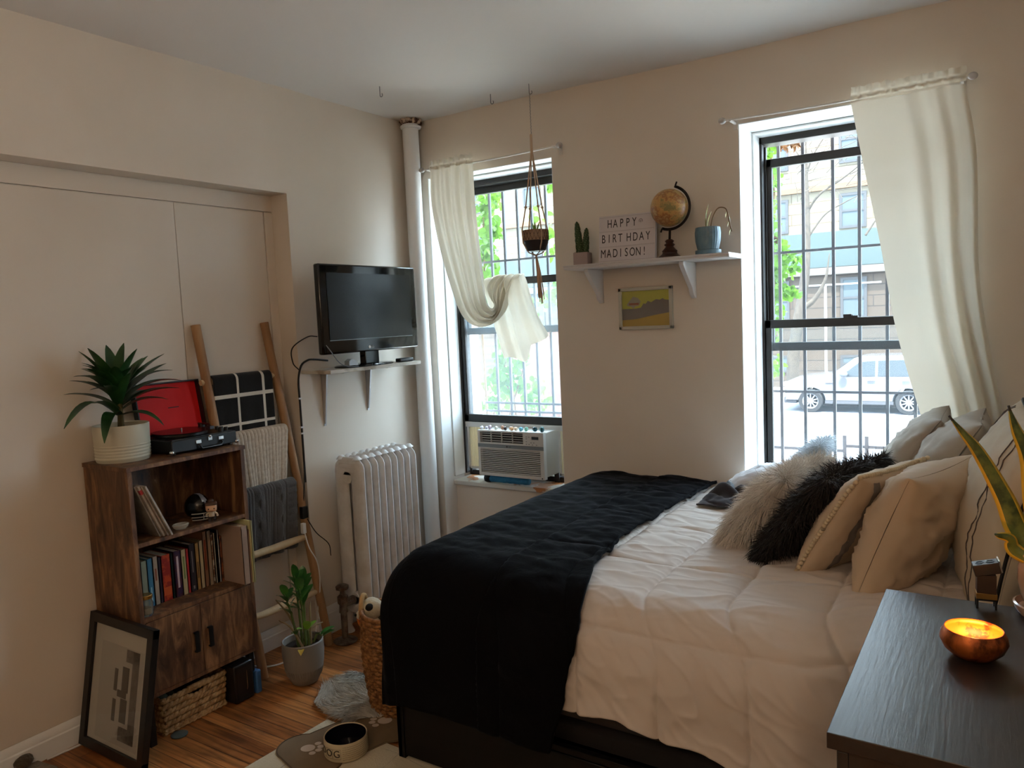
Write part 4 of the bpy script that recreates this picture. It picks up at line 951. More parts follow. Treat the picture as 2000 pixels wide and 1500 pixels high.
def duvet_w(s, t, p):
    x = EX+s; xs = (x-2.07-.1*ss(0, -.3, t)+.1)/.25; ts = (t-.22)/.40 if t > -.2 or True else 0
    fx = abs((xs+.5) % 1-.5)*.25; ft = abs((ts+.5) % 1-.5)*.40
    pf = 1-exp(-fx/.018); pt = 1-exp(-ft/.02); pf2 = 1-exp(-fx/.006); pt2 = 1-exp(-ft/.006); puff = .008*pf*pt+.0075*pf2*pt2
    # creases radiating from the seams
    w = .006*nz(x*5+t*3, t*11, 2)+.0035*nz(x*16+t*6, t*24, 5)*(1.2-pf*.6)
    rg = lambda n_: max(0, 1-3.5*abs(n_))**2
    w += (.0055*rg(nz(x*2.2+t*1.2, t*9-x*2.5, 21))+.003*rg(nz(x*5+t*3, t*17, 31)))*(1-ss(.02, -.2, t))+ss(.02, -.2, t)*(.006*rg(nz((x-t*.8)*3, (t+x*.8)*6, 41))+.0045*rg(nz((x-t*.5)*6, (t+x*.6)*13, 51)))
    side = ss(.02, -.2, t); w += side*(.005*nz(x*9-t*10, t*7, 8)+.003*abs(nz(x*22+t*16, t*5, 3)))
    w += (1-side)*(.007*abs(nz(x*7+t*2.5, t*14+x*3, 9)))
    return puff+w
DUV = mat('duvet_cotton', (208, 198, 190), .75, bump=(60, .1, .002), sheen=.15)
s0, s1 = -.0, BDX1-.12-EX; tA = BDY1-.02-EY
def duv(u, v):
    s_ = lerp(.30, s1, u); x = EX+s_; hem = -(.434+.05*ss(1.9, 2.4, x)+.007*sin((x-2.07)*2*pi/.25+pi/2)+.01*nz(x*6, 1)); t_ = lerp(hem, tA, v)
    return cloth(s_, t_, .0, duvet_w)[0]
o = MB().grid(duv, 420, 380).build('duvet', DUV, smooth=True, solid=.02); tag(o, 'cream box stitched duvet spread over the bed', 'duvet'); o.modifiers['s'].offset = -1
# small seam thread lines are pressed into the duvet surface itself
BLK = mat('black_fleece', (6, 6, 9), .9, spec=.1, sheen=.0); nt = BLK.node_tree; bb = nt.nodes['Principled BSDF']
tc = nd(nt, 'ShaderNodeTexCoord'); no = nd(nt, 'ShaderNodeTexNoise', Scale=9, Detail=6, Roughness=.65, Distortion=1.2); r_ = nt.nodes.new('ShaderNodeMapRange'); r_.inputs[1].default_value = .42; r_.inputs[2].default_value = .68; r_.inputs[3].default_value = .0; r_.inputs[4].default_value = .09
nt.links.new(tc.outputs['Object'], no.inputs[0]); nt.links.new(no.outputs[0], r_.inputs[0]); nt.links.new(r_.outputs[0], bb.inputs['Sheen Weight']); bb.inputs['Sheen Roughness'].default_value = .35; bb.inputs['Sheen Tint'].default_value = (.6, .66, .85, 1)
bp = nd(nt, 'ShaderNodeBump', Strength=.5, Distance=.01); nt.links.new(no.outputs[0], bp.inputs['Height']); nt.links.new(bp.outputs[0], bb.inputs['Normal'])
def blan_w(s, t, p):
    x = EX+s; top = ss(-.15, .05, min(s, t))
    w = top*(.012*abs(nz(x*3+t*1.5, t*9, 4))+.007*nz(x*8, t*16, 6)+.004*nz(x*20, t*26, 2))
    w += (1-top)*.014*nz((x+p.y)*5, 0, 3)*ss(0, -.4, min(s, t))
    return w
XB = [(-.60, 1.74), (-.5, 1.765), (-.4, 1.80), (-.2, 1.83), (-.05, 1.80), (.1, 1.75), (.22, 1.735), (.46, 1.715), (.95, 1.73), (1.37, 1.745), (1.5, 1.75)]
def xb(t):
    for (a, p), (b_, q) in zip(XB, XB[1:]):
        if a <= t <= b_: return lerp(p, q, (t-a)/(b_-a))
    return XB[0][1] if t < XB[0][0] else XB[-1][1]
def bl(u, v):
    t_ = lerp(-.565, tA+.0, v); s_ = lerp(-.53, xb(t_)-EX+.012*nz(t_*7, 2), u)
    return cloth(s_, t_, .028, lambda s, t, p: blan_w(s, t, p)+(duvet_w(s, t, p)*.6 if s > .3 else 0))[0]
o = MB().grid(bl, 260, 300).build('fleece_blanket', BLK, smooth=True, solid=.012); tag(o, 'black fleece blanket draped over the foot of the bed', 'blanket')

# ------------------------------------------------------------------ pillows
def pmat(c, th, yaw=0, roll=0):
    x = Vector((0, -1, 0)); y = Vector((cos(th), 0, sin(th))); z = x.cross(y)
    return Matrix.Translation(c) @ Matrix.Rotation(yaw, 4, 'Z') @ frame(Vector((0, 0, 0)), x, y, z) @ Matrix.Rotation(roll, 4, 'Z')
def psurf(w, h, t, sd, wr=.006, pinch=.07, ex=.42):
    def f(u, v, side):
        x = w/2*u*(1-pinch*(1-v*v)*abs(u)); y = h/2*v*(1-pinch*(1-u*u)*abs(v))
        q = max(0, (1-u*u)*(1-v*v)); z = side*t/2*q**ex
        k = q**.3; e = 1-abs(u*v)
        z += k*(wr*nz(u*2.2+sd, v*2.2)+wr*.5*nz(u*6+sd, v*6, side)+wr*.9*abs(nz(u*3+v*4+sd, v*1.5-u, side*2)))*side
        rg = lambda n_: max(0, 1-4*abs(n_))**2
        z += k*wr*.55*side*(rg(nz(u*1.6+v*2.2+sd, v*1.2-u*1.4, side+sd))+.6*rg(nz(u*3.5-v*2+sd, v*4+u, side+7)))
        return Vector((x, y+.0*e, z-.02*h*(v*v)))
    return f
def pillow(name, label, c, w, h, t, th, yaw, m, sd=0, wr=.008, roll=0, n=44, group=None, pinch=.07, ex=.42, root=None):
    M = pmat(Vector(c), radians(th), radians(yaw), radians(roll)); f = psurf(w, h, t, sd, wr, pinch, ex)
    b = MB(M)
    q = lambda a: sin((a-.5)*pi*.999)  # denser near the edge
    b.grid(lambda a, c_: f(q(a), q(c_), 1), n, n); b.grid(lambda a, c_: f(q(a), q(c_), -1), n, n)
    r = root or thing(name, label, 'pillow', Vector(c)-Vector((0, 0, h*.4)), 0, group)
    o = b.build('cushion_cover' if not root else 'cover', m, r, smooth=True)
    mw = o.modifiers.new('w', 'WELD'); mw.merge_threshold = .0006
    return r, f, M
TAN = mat('tan_pillowcase', (198, 176, 150), .8, bump=(70, .12, .002), sheen=.1); GRY = mat('beige_grey_pillowcase', (176, 168, 156), .8, bump=(70, .12, .002), sheen=.1)
def seamtube(f, M, pts, r, name, m, parent, side=1, lift=.001):
    b = MB(); b.tube([M @ (f(u, v, side)+Vector((0, 0, lift*side))) for u, v in pts], r, 6, cap=True); return b.build(name, m, parent, smooth=True)
edge = [(cos(a)/max(abs(cos(a)), abs(sin(a)))*.999, sin(a)/max(abs(cos(a)), abs(sin(a)))*.999) for a in [2*pi*k/120 for k in range(121)]]
PIP = mat('black_piping', (22, 20, 22), .7)
# large striped sham nearest the headboard
r, f, M = pillow('striped_pillow', 'large cream pillow with thin double stripes and black piping, nearest the dresser', (2.86, -1.0, .965), .60, .56, .20, 76, 6, mat('striped_sham', (198, 184, 162), .8, bump=(60, .15, .002)), 3, wr=.012)
seamtube(f, M, edge, .0045, 'piping', PIP, r)
STR = mat('grey_stripe', (84, 76, 74), .8)
for u in (.62, .70, -.62, -.70): seamtube(f, M, [(u+.0*k, -.97+1.94*k/40) for k in range(41)], .0018, 'stripe', STR, r)
pillow('grey_back_pillow', 'grey beige pillow behind the others, standing beside the right curtain', (2.56, -.34, .965), .42, .42, .15, 58, 0, GRY, 9, wr=.012)
pillow('round_grey_pillow', 'rounded grey beige pillow between the far back pillow and the striped one', (2.69, -.52, .965), .42, .44, .2, 62, 0, GRY, 12, wr=.012, ex=.5)
pillow('crumpled_pillow', 'low crumpled grey beige pillow behind the black fur cushion', (2.56, -.60, .875), .40, .34, .16, 46, 0, GRY, 15, wr=.02)
r, f, M = pillow('tan_pillow', 'plump tan pillow between the fringed sham and the striped pillow', (2.64, -1.03, .90), .42, .40, .19, 68, -18, TAN, 18, wr=.016, ex=.38)
r, f, M = pillow('fringed_sham', 'tan sham with a knotted fringe and grey stripe in front of the plump tan pillow', (2.48, -.96, .885), .38, .42, .13, 58, -21, TAN, 21, wr=.01)
b = MB()
for u, v in [e for e in edge if e[0] > .9 or abs(e[1]) > .99]: b.ball(M @ (f(u, v, 1)*1.01), (.008, .008, .007), 8, 6)
b.build('fringe', mat('fringe_cream', (206, 188, 158), .9), r, smooth=True)
b = MB(M); b.grid(lambda a, c_: f(lerp(.55, .72, a), lerp(-.96, .965, c_), -1)+Vector((0, 0, -.0015)), 8, 50); b.build('grey_band', mat('sham_grey', (128, 120, 116), .8), r, smooth=True)
def furry(name, label, c, w, h, t, th, yaw, col, col2, n, L, sd, fw_=.003):
    base = mat(name+'_base', tuple(int(x*.8) for x in col), 1)
    r, f, M = pillow(name, label, c, w, h, t, th, yaw, base, sd, wr=.004, pinch=.02, ex=.4)
    fm = mat(name+'_fur', col, .75, var=(18, col2, 3), sheen=.3); R3 = M.to_3x3()
    def smp():
        u = sin(random.uniform(-pi/2, pi/2)); v = sin(random.uniform(-pi/2, pi/2)); sd_ = 1 if random.random() < .6 else -1
        e = .02; p = f(u, v, sd_); a = f(min(u+e, 1), v, sd_)-f(max(u-e, -1), v, sd_); bb_ = f(u, min(v+e, 1), sd_)-f(u, max(v-e, -1), sd_)
        nn = a.cross(bb_)*sd_; nn = nn.normalized() if nn.length > 1e-9 else Vector((u, v, 0)).normalized()
        nn = (nn+Vector((u**5, v**5, 0))).normalized(); fl = Vector((nz(u*3, v*3, sd)*1.2, -.5+nz(u*3, v*3, sd+5), 0))
        return M @ p, (R3 @ nn).normalized(), (R3 @ fl)
    strands(n, smp, L, fw_, fm, 'fur', r, bend=.6, segs=4); return r
random.seed(21)
furry('black_fur_cushion', 'black long fur cushion between the white fur cushion and the fringed sham', (2.34, -.85, .862), .44, .42, .11, 52, -14, (16, 13, 14), (30, 24, 25), 11000, .05, 31, .0035)
furry('white_fur_cushion', 'fluffy off white long fur cushion in front of the black fur one', (2.17, -.73, .84), .40, .38, .14, 49, -10, (236, 228, 218), (214, 202, 188), 14000, .055, 41, .0032)
furry('pale_blue_fur_cushion', 'pale fluffy cushion by the window sill behind the white fur cushion', (2.13, -.14, .855), .22, .32, .09, 50, 0, (214, 222, 228), (196, 208, 218), 4500, .035, 51, .003)
pillow('small_white_pillow', 'small white pillow at the far bed edge under the left side of the right window', (1.95, -.13, .795), .22, .32, .10, 22, 0, mat('white_cotton', (226, 226, 230), .8, bump=(60, .1, .002)), 61)
# crumpled dark cloth near the small white pillow
def crumple(name, label, cx, cy, w, d, h, m, sd, m2=None):
    def g(u, v):
        a = (u-.5)*2; c_ = (v-.5)*2; q = max(0, 1-(a*a+c_*c_)**1.2)
        return (cx+a*w*(1+.2*nz(c_*2, sd)), cy+c_*d*(1+.2*nz(a*2, sd+3)), .752+h*q**.6*(.35+1.1*abs(nz(a*1.1+sd, c_*2.2+a)))+.004*nz(a*4, c_*4, sd))
    b = MB().grid(g, 60, 60)
    o = b.build(name, m, smooth=True, solid=.006); return o
o = crumple('crumpled_garment', '', 1.93, -.37, .13, .12, .07, [mat('garment_dark', (48, 42, 46), .9, sheen=.2)], 4); tag(o, 'crumpled dark grey garment on the bed beside the small white pillow', 'garment')
o = crumple('grey_scarf', '', 1.86, -.27, .04, .11, .06, mat('scarf_grey', (110, 116, 122), .9), 14); tag(o, 'small grey scarf lying across the crumpled dark garment', 'scarf')
# ------------------------------------------------------------------ curtains
CUR = thin_fabric('curtain_cotton', (220, 212, 196), .28)
RODM = mat('white_rod', (222, 218, 212), .4)
def rod(x0, x1, z, label):
    t = thing('curtain_rod', label, 'curtain rod', ((x0+x1)/2, -.08, z))
    n = 12; MB().tube([(lerp(x0, x1, i/n), -.08, z-.008*sin(pi*i/n)) for i in range(n+1)], .0045, 10).build('pole', RODM, t)
    for x in (x0, x1):
        MB().ball((x, -.08, z), (.017, .014, .014), 14, 10).build('finial', mat('clear_acrylic', (214, 210, 206), .2, trans=.3), t)
    for x in (x0+.035, x1-.035):
        b = MB(); b.box(x-.004, -.085, z-.008, x+.004, -.0, z); b.box(x-.009, -.004, z-.03, x+.009, 0, z+.02); b.build('bracket', RODM, t)
    return t
rod(.125, 1.0, 2.383, 'thin white curtain rod above the left window')
rod(1.812, 2.746, 2.357, 'thin white curtain rod above the right window')
def header(b, xa, xb_, z, nw, seed):
    def g(u, v):
        x = lerp(xa, xb_, u); w = sin(u*nw*2*pi+2*nz(u*5, seed))
        if v < .5: zz = z+.012+.028*(1-v*2)*(1+.3*nz(u*14, seed)); yy = -.08+.008*w*(1-v)
        else: zz = z+.012-.026*(v-.5)*2; yy = -.08-.007-.003*w
        return (x+.006*nz(u*9, v*3, seed), yy, zz)
    b.grid(g, 120, 10)
t = thing('curtain', 'long cream curtain pulled aside to the right over the right window', 'curtain', (2.6, -.08, .7))
b = MB(); L_ = [px(u, v, 1, -.08) for u, v in ((1664, 205), (1690, 330), (1722, 480), (1752, 640), (1798, 800), (1830, 900))]; R_ = [px(u, v, 1, -.08) for u, v in ((1885, 165), (1908, 300), (1912, 520), (1930, 660), (1958, 800), (1970, 900))]
CL = curve_pts(L_, 60); CRr = curve_pts(R_, 60)
def cg(u, v):
    i = v*(len(CL)-1); k = min(int(i), len(CL)-2); f_ = i-k; a = CL[k].lerp(CL[k+1], f_); c = CRr[k].lerp(CRr[k+1], f_)
    uu = u+.10*sin(u*2*pi)*.4; p = a.lerp(c, uu)
    am = lerp(.006, .024, min(1, v*1.5)); uw = u**2.2; w = sin(2*pi*(uw*2.6+.15*u)+.6*v+1.2)+.3*uw*sin(2*pi*uw*6+v*2)*(1-v*.5)+.15*nz(u*3, v*2)
    return (p.x, -.088-.012+am*w*-1, p.z+.004*nz(u*4, v*3))
b.grid(cg, 170, 90); b.build('drape', CUR, t, smooth=True)
b = MB(); header(b, L_[0].x-.004, R_[0].x+.004, 2.357, 9, 3); b.build('gathered_header', CUR, t, smooth=True)
t = thing('curtain', 'cream curtain over the left window, swept up and draped over the sash', 'curtain', (.4, -.05, 1.4))
ST = [((840, 330), (925, 318), -.086), ((845, 400), (931, 400), -.09), ((862, 480), (940, 480), -.08), ((886, 560), (948, 545), -.05), ((908, 615), (951, 578), -.02), ((934, 637), (957, 597), .0), ((962, 634), (965, 603), .03), ((982, 614), (968, 596), .06), ((991, 590), (956, 580), .09), ((1000, 562), (948, 560), .12), ((1012, 542), (958, 543), .15), ((1020, 535), (972, 537), .18)]
PL = curve_pts([px(a[0], a[1], 1, y) for a, b_, y in ST], 110); PR_ = curve_pts([px(b_[0], b_[1], 1, y) for a, b_, y in ST], 110)
def c1(u, v):
    k = v*(len(PL)-1); i = min(int(k), len(PL)-2); f_ = k-i; p = PL[i].lerp(PL[i+1], f_).lerp(PR_[i].lerp(PR_[i+1], f_), u)
    am = .007+.014*min(1, v*3)
    return p+Vector((0, -am*(sin(2*pi*(u*4.2+.25*sin(v*5)))+.4*sin(2*pi*u*9+v*6)), .003*sin(u*20)*min(1, v*2)))
MB().grid(c1, 130, 150).build('swag', CUR, t, smooth=True)
ST = [((962, 548), (1010, 541), .19), ((952, 543), (1024, 536), .16), ((946, 556), (1032, 546), .13), ((958, 600), (1042, 580), .115), ((972, 650), (1056, 618), .11), ((987, 700), (1076, 655), .105)]
PL2 = curve_pts([px(a[0], a[1], 1, y) for a, b_, y in ST], 60); PR2 = curve_pts([px(b_[0], b_[1], 1, y) for a, b_, y in ST], 60)
def c2(u, v):
    k = v*(len(PL2)-1); i = min(int(k), len(PL2)-2); f_ = k-i; p = PL2[i].lerp(PL2[i+1], f_).lerp(PR2[i].lerp(PR2[i+1], f_), u)
    am = .018*min(1, v*2+.3)
    return p+Vector((0, -am*(sin(2*pi*(u*2.1+.1))+.3*sin(2*pi*u*6+v*3)), -.075*ss(.05, .45, u)*(1-ss(.5, .62, u))*v*v))
MB().grid(c2, 100, 70).build('hanging_end', CUR, t, smooth=True)
b = MB(); header(b, px(840, 330, 1, -.08).x, px(924, 318, 1, -.08).x, 2.385, 8, 7); b.build('gathered_header', CUR, t, smooth=True)

# ------------------------------------------------------------------ wall shelf with its things
WS = mat('white_shelf_paint', (214, 208, 204), .45, bump=(20, .08, .002))
t = thing('wall_shelf', 'long white wall shelf on two white brackets between the windows', 'shelf', (1.467, -.1, 1.765))
SHZ = 1.783; sx0, sx1 = 1.066, 1.868
b = MB(); b.prism([(0, -.02), (-.197, -.02), (-.203, -.014), (-.203, -.008), (-.21, -.003), (-.21, 0), (0, 0)], lambda a, c, d: (sx0+d, a, SHZ+c), sx1-sx0); b.build('shelf_board', WS, t)
for x in (1.165, 1.64):
    b = MB(); b.prism([(0, SHZ-.02), (-.165, SHZ-.02), (-.165, SHZ-.035), (-.14, SHZ-.06), (-.05, SHZ-.14), (-.035, SHZ-.17), (-.012, SHZ-.185), (0, SHZ-.185)], lambda a, c, d: (x-.01+d, a, c), .022); b.build('bracket', WS, t, bevel=.002)
# cactus
cx_ = px(1138, 500, 1, -.11).x; cp = Vector((cx_, -.11, SHZ))
t = thing('cactus', 'two stemmed cactus in a square pot at the left end of the wall shelf', 'potted cactus', cp)
PINK = mat('pink_concrete', (164, 144, 138), .8, bump=(40, .15, .002)); b = MB(T(cp.x, cp.y, cp.z+.0006, 0, 0, .15))
b.box(-.036, -.036, 0, .036, .036, .062); b.build('pot', PINK, t, bevel=.002); b = MB(T(cp.x, cp.y, cp.z+.0006, 0, 0, .15)); b.box(-.031, -.031, .0621, .031, .031, .0632); b.build('soil', mat('potting_soil', (38, 26, 18)), t)
CG = mat('cactus_green', (52, 74, 40), .6, bump=(60, .6, .004)); SPN = mat('cactus_spines', (206, 196, 160), .6)
for (x0, x1, hh_, rr_) in ((-.012, -.026, .16, .017), (.016, .026, .125, .015)):
    n = 14; b = MB(); pts = [Vector((cp.x+lerp(x0, x1, i/n), cp.y, cp.z+.055+(hh_)*i/n)) for i in range(n+1)]
    k = 12; vs = []; fs = []
    for i, p in enumerate(pts):
        r_ = rr_*(1-.55*(i/n)**3)*(1+.08*sin(i*2.4)); r_ = r_ if i < n else .002
        for j in range(k*2): a = pi*j/k; rr2 = r_*(1.12 if j % 2 else .88); vs.append(p+Vector((rr2*cos(a), rr2*sin(a), 0)))
    for i in range(n):
        for j in range(2*k): fs.append((i*2*k+j, i*2*k+(j+1) % (2*k), (i+1)*2*k+(j+1) % (2*k), (i+1)*2*k+j))
    b.add(vs, fs); o = b.build('stem', CG, t, smooth=True)
    b = MB()
    for i in range(1, n):
        for j in range(1, 2*k, 4):
            a = pi*j/k+i*.26; p = pts[i]; r_ = rr_*(1-.5*(i/n)**3); q = p+Vector((r_*1.1*cos(a), r_*1.1*sin(a), 0)); b.tube([q, q+Vector((cos(a)*.005, sin(a)*.005, .002))], [.0009, .0003], 4)
    b.build('spines', SPN, o)
# letter board
a_, b_ = px(1169, 505, 1, -.13), px(1279, 497, 1, -.10); LBW = (b_-a_).length; bx_ = Vector((b_.x-a_.x, b_.y-a_.y, 0)).normalized()
zt = px(1168, 424, 1, -.115).z; hb = zt-SHZ-.001; tl = Vector((0, .10, 1)).normalized()
nrm = bx_.cross(tl).normalized(); LBM = frame(Vector((a_.x, a_.y-.0, SHZ+.0008+.002)), bx_, tl, nrm)
t = thing('letter_light_box', 'white letter board reading HAPPY BIRTHDAY MADISON! on the wall shelf', 'sign', (a_.x+LBW/2, -.1, SHZ))
MB(LBM).box(0, 0, -.032, LBW, hb, 0).build('box_body', mat('box_white', (214, 206, 206), .5), t, bevel=.002)
MB(LBM).box(.006, .006, 0, LBW-.006, hb-.006, .0012).build('front_panel', mat('box_face', (206, 198, 200), .4), t)
b = MB(LBM)
for q in (.03, .335, .66, .965): b.box(.004, hb*q-.0012, .001, LBW-.004, hb*q+.0012, .0035)
b.build('letter_rail', mat('box_rail', (186, 178, 180), .35), t)
LTR = mat('letter_black', (26, 22, 24), .5)
for word, xs, row in (('HAPPY', (.196, .298, .41, .52, .635), .815), ('BIRTHDAY', (.087, .19, .285, .39, .54, .655, .765, .875), .5), ('MADISON!', (.085, .19, .30, .40, .50, .605, .71, .815), .185)):
    for ch, a in zip(word, xs):
        v, f = text(ch, .056, LBM @ T(a*LBW, row*hb, .0016), .0005, .62); MB().add(v, f).build('letter', LTR, t)
b = MB(LBM); b.tube([(.75*LBW+.008*cos(a), .83*hb+.009*sin(a), .002) for a in [radians(x) for x in range(-30, 220, 20)]], .0012, 6); b.tube([(.75*LBW+.003*cos(a), .83*hb-.002+.004*sin(a), .002) for a in [radians(x) for x in range(0, 360, 30)]], .001, 6); b.build('symbol', mat('letter_grey', (120, 110, 112), .5), t)
# globe
gx = px(1308, 490, 1, -.12).x; G0 = Vector((gx, -.12, SHZ+.0006)); gc = px(1307, 406, 1, -.12); gr = .084
t = thing('desk_globe', 'antique tan globe on a turned dark wood stand on the wall shelf', 'globe', G0)
DW = mat('globe_stand_wood', (72, 42, 26), .4, var=(12, (44, 26, 18)))
MB().lathe([(0, 0), (.050, 0), (.051, .006), (.041, .014), (.035, .018), (.032, .026), (.035, .032), (.025, .042), (.017, .052), (.025, .06), (.015, .068), (.021, .077), (.012, .084), (0, .084)], G0, 32).build('stand', DW, t)
GM = mat('globe_paper', (190, 154, 100), .4, bump=(8, .02)); nt = GM.node_tree; bb = nt.nodes['Principled BSDF']; tc = nd(nt, 'ShaderNodeTexCoord'); no = nd(nt, 'ShaderNodeTexNoise', Scale=15, Detail=6, Roughness=.6); cr = nt.nodes.new('ShaderNodeValToRGB'); e = cr.color_ramp.elements
e[0].position = .40; e[0].color = lin((192, 160, 106)); e[1].position = .47; e[1].color = lin((150, 96, 52)); q = e.new(.53); q.color = lin((196, 150, 84)); q = e.new(.6); q.color = lin((130, 120, 70))
nt.links.new(tc.outputs['Object'], no.inputs[0]); nt.links.new(no.outputs[0], cr.inputs[0]); nt.links.new(cr.outputs[0], bb.inputs['Base Color'])
b = MB().ball(gc, gr, 40, 28); b.build('sphere', GM, t, smooth=True)
axv = Vector((.38, 0, .925)).normalized(); pv = Vector((.925, 0, -.38)).normalized()
pts = [gc+(axv*cos(a)+pv*sin(a))*(gr+.012) for a in [radians(x) for x in range(-4, 188, 8)]]
b = MB(); b.tube(pts, .0042, 8, flat=1.5); b.tube([pts[0]-axv*.005, pts[0]+axv*.022], .004, 8); b.tube([pts[-1], pts[-1]-axv*.018], .004, 8); b.tube([G0+Vector((0, 0, .068)), Vector((G0.x+.004, G0.y, gc.z-gr-.008))], .006, 8); b.build('meridian_arm', mat('dark_bronze', (34, 26, 24), .4, .6), t, smooth=True)
# blue pot
bx0_ = px(1383, 478, 1, -.12).x; B0 = Vector((bx0_, -.12, SHZ+.0006))
t = thing('blue_plant_pot', 'ribbed blue pot with a drooping plant at the right end of the wall shelf', 'potted plant', B0)
BLU = mat('blue_glaze', (92, 124, 142), .4, var=(30, (116, 142, 154), 3))
MB().lathe([(0, 0), (.052, 0), (.056, .006), (.056, .02), (.05, .022), (.048, .012), (0, .01)], B0, 36).build('saucer', BLU, t)
MB().lathe([(0, .0115), (.038, .0115), (.046, .025), (.054, .06), (.056, .095), (.053, .118), (.05, .12), (.049, .105), (0, .10)], B0, 96, wob=lambda a, z: 1+.012*sin(26*a)).build('pot', BLU, t)
soil(B0, .048, B0.z+.103, t)
YG_ = mat('yellow_green_leaf', (120, 116, 44), .5, var=(30, (156, 140, 50)))
pb = B0+Vector((0, 0, .1)); S1 = curve_pts([pb+Vector((.01, 0, 0))]+[px(u, v, 1, -.12) for u, v in ((1392, 425), (1402, 407), (1415, 406), (1421, 415), (1426, 440), (1430, 452))], 30)
MB().tube(S1, .0026, 6).build('stem', mat('thin_stem', (112, 84, 44), .7), t)
b = MB()
for k, i in enumerate((19, 21, 23, 25, 27)): p = S1[min(i, len(S1)-1)]; leaf(b, p, p+Vector((.008*(1 if k % 2 else -1), 0, -.03)), .014, n=6)
b.build('drooping_leaf', YG_, t, smooth=True)
for (u, v, w_) in ((1384, 398, .02), (1390, 412, .016), (1380, 418, .012)):
    b = MB(); leaf(b, pb+Vector((-.004, 0, 0)), px(u, v, 1, -.12), w_, arch=.05, n=7); b.build('leaf', YG_, t, smooth=True)
# small framed landscape
t = thing('framed_poster', 'small pale framed yellow landscape print hanging under the wall shelf', 'picture', (1.4, -.01, 1.46))
fx0, fx1, fz0, fz1 = 1.262, 1.538, 1.462, 1.664
PF = mat('pale_frame', (190, 186, 172), .5); b = MB()
w = .016; b.box(fx0, -.02, fz0, fx1, -.001, fz0+w); b.box(fx0, -.02, fz1-w, fx1, -.001, fz1); b.box(fx0, -.02, fz0, fx0+w, -.001, fz1); b.box(fx1-w, -.02, fz0, fx1, -.001, fz1); b.build('frame', PF, t, bevel=.002)
ix0, ix1, iz0, iz1 = fx0+w, fx1-w, fz0+w, fz1-w; lx = lambda a: lerp(ix0, ix1, a); lz = lambda c: lerp(iz0, iz1, c)
def flat(poly, d, name, m): MB().prism([(lx(a), lz(c)) for a, c in poly], lambda a, c, h: (a, -.008-d-h, c), .0006).build(name, m, t)
flat([(0, 0), (1, 0), (1, 1), (0, 1)], 0, 'yellow_sky', mat('poster_yellow', (196, 190, 74), .7))
flat([(0, .18), (.1, .16), (1, .34), (1, .70), (.9, .72), (.86, .76), (.8, .72), (.72, .74), (.62, .66), (.55, .7), (.5, .62), (.46, .64), (.4, .52), (.3, .5), (0, .5)], .0008, 'grey_hills', mat('poster_grey', (122, 112, 108), .7))
flat([(0, 0), (1, 0), (1, .36), (.7, .3), (.3, .2), (0, .18)], .0016, 'ochre_ground', mat('poster_ochre', (190, 158, 74), .7))
flat([(.1, .62), (.16, .72), (.24, .84), (.34, .8), (.4, .7), (.36, .58), (.28, .56), (.24, .5), (.2, .56), (.12, .58)], .0016, 'sign_shape', mat('poster_sign', (170, 160, 140), .7))
flat([(.15, .66), (.36, .66), (.36, .6), (.15, .6)], .0024, 'sign_stripe', mat('poster_red', (160, 96, 66), .7))
MB().box(ix0-.002, -.0145, iz0-.002, ix1+.002, -.013, iz1+.002).build('glass', pane('poster_glass'), t)

# ------------------------------------------------------------------ ceiling hooks and macrame hanger
def hook(p, label):
    t = thing('ceiling_hook', label, 'hook', (p[0], p[1], H-.06)); b = MB(); b.tube([(p[0], p[1], H-.001), (p[0], p[1], H-.035)]+[(p[0]+.008-.008*cos(a), p[1], H-.043-.008*sin(a)) for a in [radians(x) for x in range(0, 260, 26)]], .0016, 6); b.build('hook', mat('steel_hook', (110, 108, 106), .4, .8), t); return t
hook((.351, -.641), 'small steel hook in the ceiling nearest the left wall'); hook((.675, -.182), 'small steel hook in the ceiling left of the plant hanger')
HP = Vector((.91, -.196, H)); hook((HP.x, HP.y), 'steel ceiling hook that carries the macrame hanger')
COT = mat('macrame_cotton', (196, 168, 140), .9, bump=(120, .5, .002))
t = thing('macrame_hanger', 'cotton macrame hanger with a tassel hanging from the ceiling before the left window', 'plant hanger', (HP.x, HP.y, 1.5))
pc_ = px(1044, 492, 1, HP.y); PB = Vector((HP.x+.002, HP.y, px(1044, 491, 1, HP.y).z)); ph = px(1044, 450, 1, HP.y).z-PB.z; pr = .064
b = MB(); n = 26
for i in range(n): z = H-.05-.19*i/n; b.tube([(HP.x+.003*(i % 2), HP.y+.003*((i+1) % 2), z), (HP.x+.003*((i+1) % 2), HP.y, z-.0075)], .0022, 5)
b.build('chain', mat('chain_steel', (150, 148, 144), .4, .7), t)
zt_ = px(1037, 235, 1, HP.y).z; zk = px(1038, 300, 1, HP.y).z
MB().tube([(HP.x, HP.y, H-.24), (HP.x, HP.y, zk)], .0065, 8).build('main_cord', COT, t)
for k in range(4):
    a = radians(45+90*k+12); o_ = Vector((cos(a), sin(a), 0)); P = [Vector((HP.x, HP.y, zk))+o_*.004, Vector((HP.x, HP.y, lerp(zk, PB.z+ph, .7)))+o_*.045, Vector((HP.x, HP.y, PB.z+ph))+o_*(pr+.006), Vector((HP.x, HP.y, PB.z+ph*.4))+o_*(pr+.003), Vector((HP.x, HP.y, PB.z-.006))+o_*(pr*.62), Vector((HP.x, HP.y, PB.z-.02))+o_*.004]
    b = MB(); b.tube(P, .0032, 6); b.ball(P[1], .007, 8, 6); b.build('cord', COT, t)
b = MB()
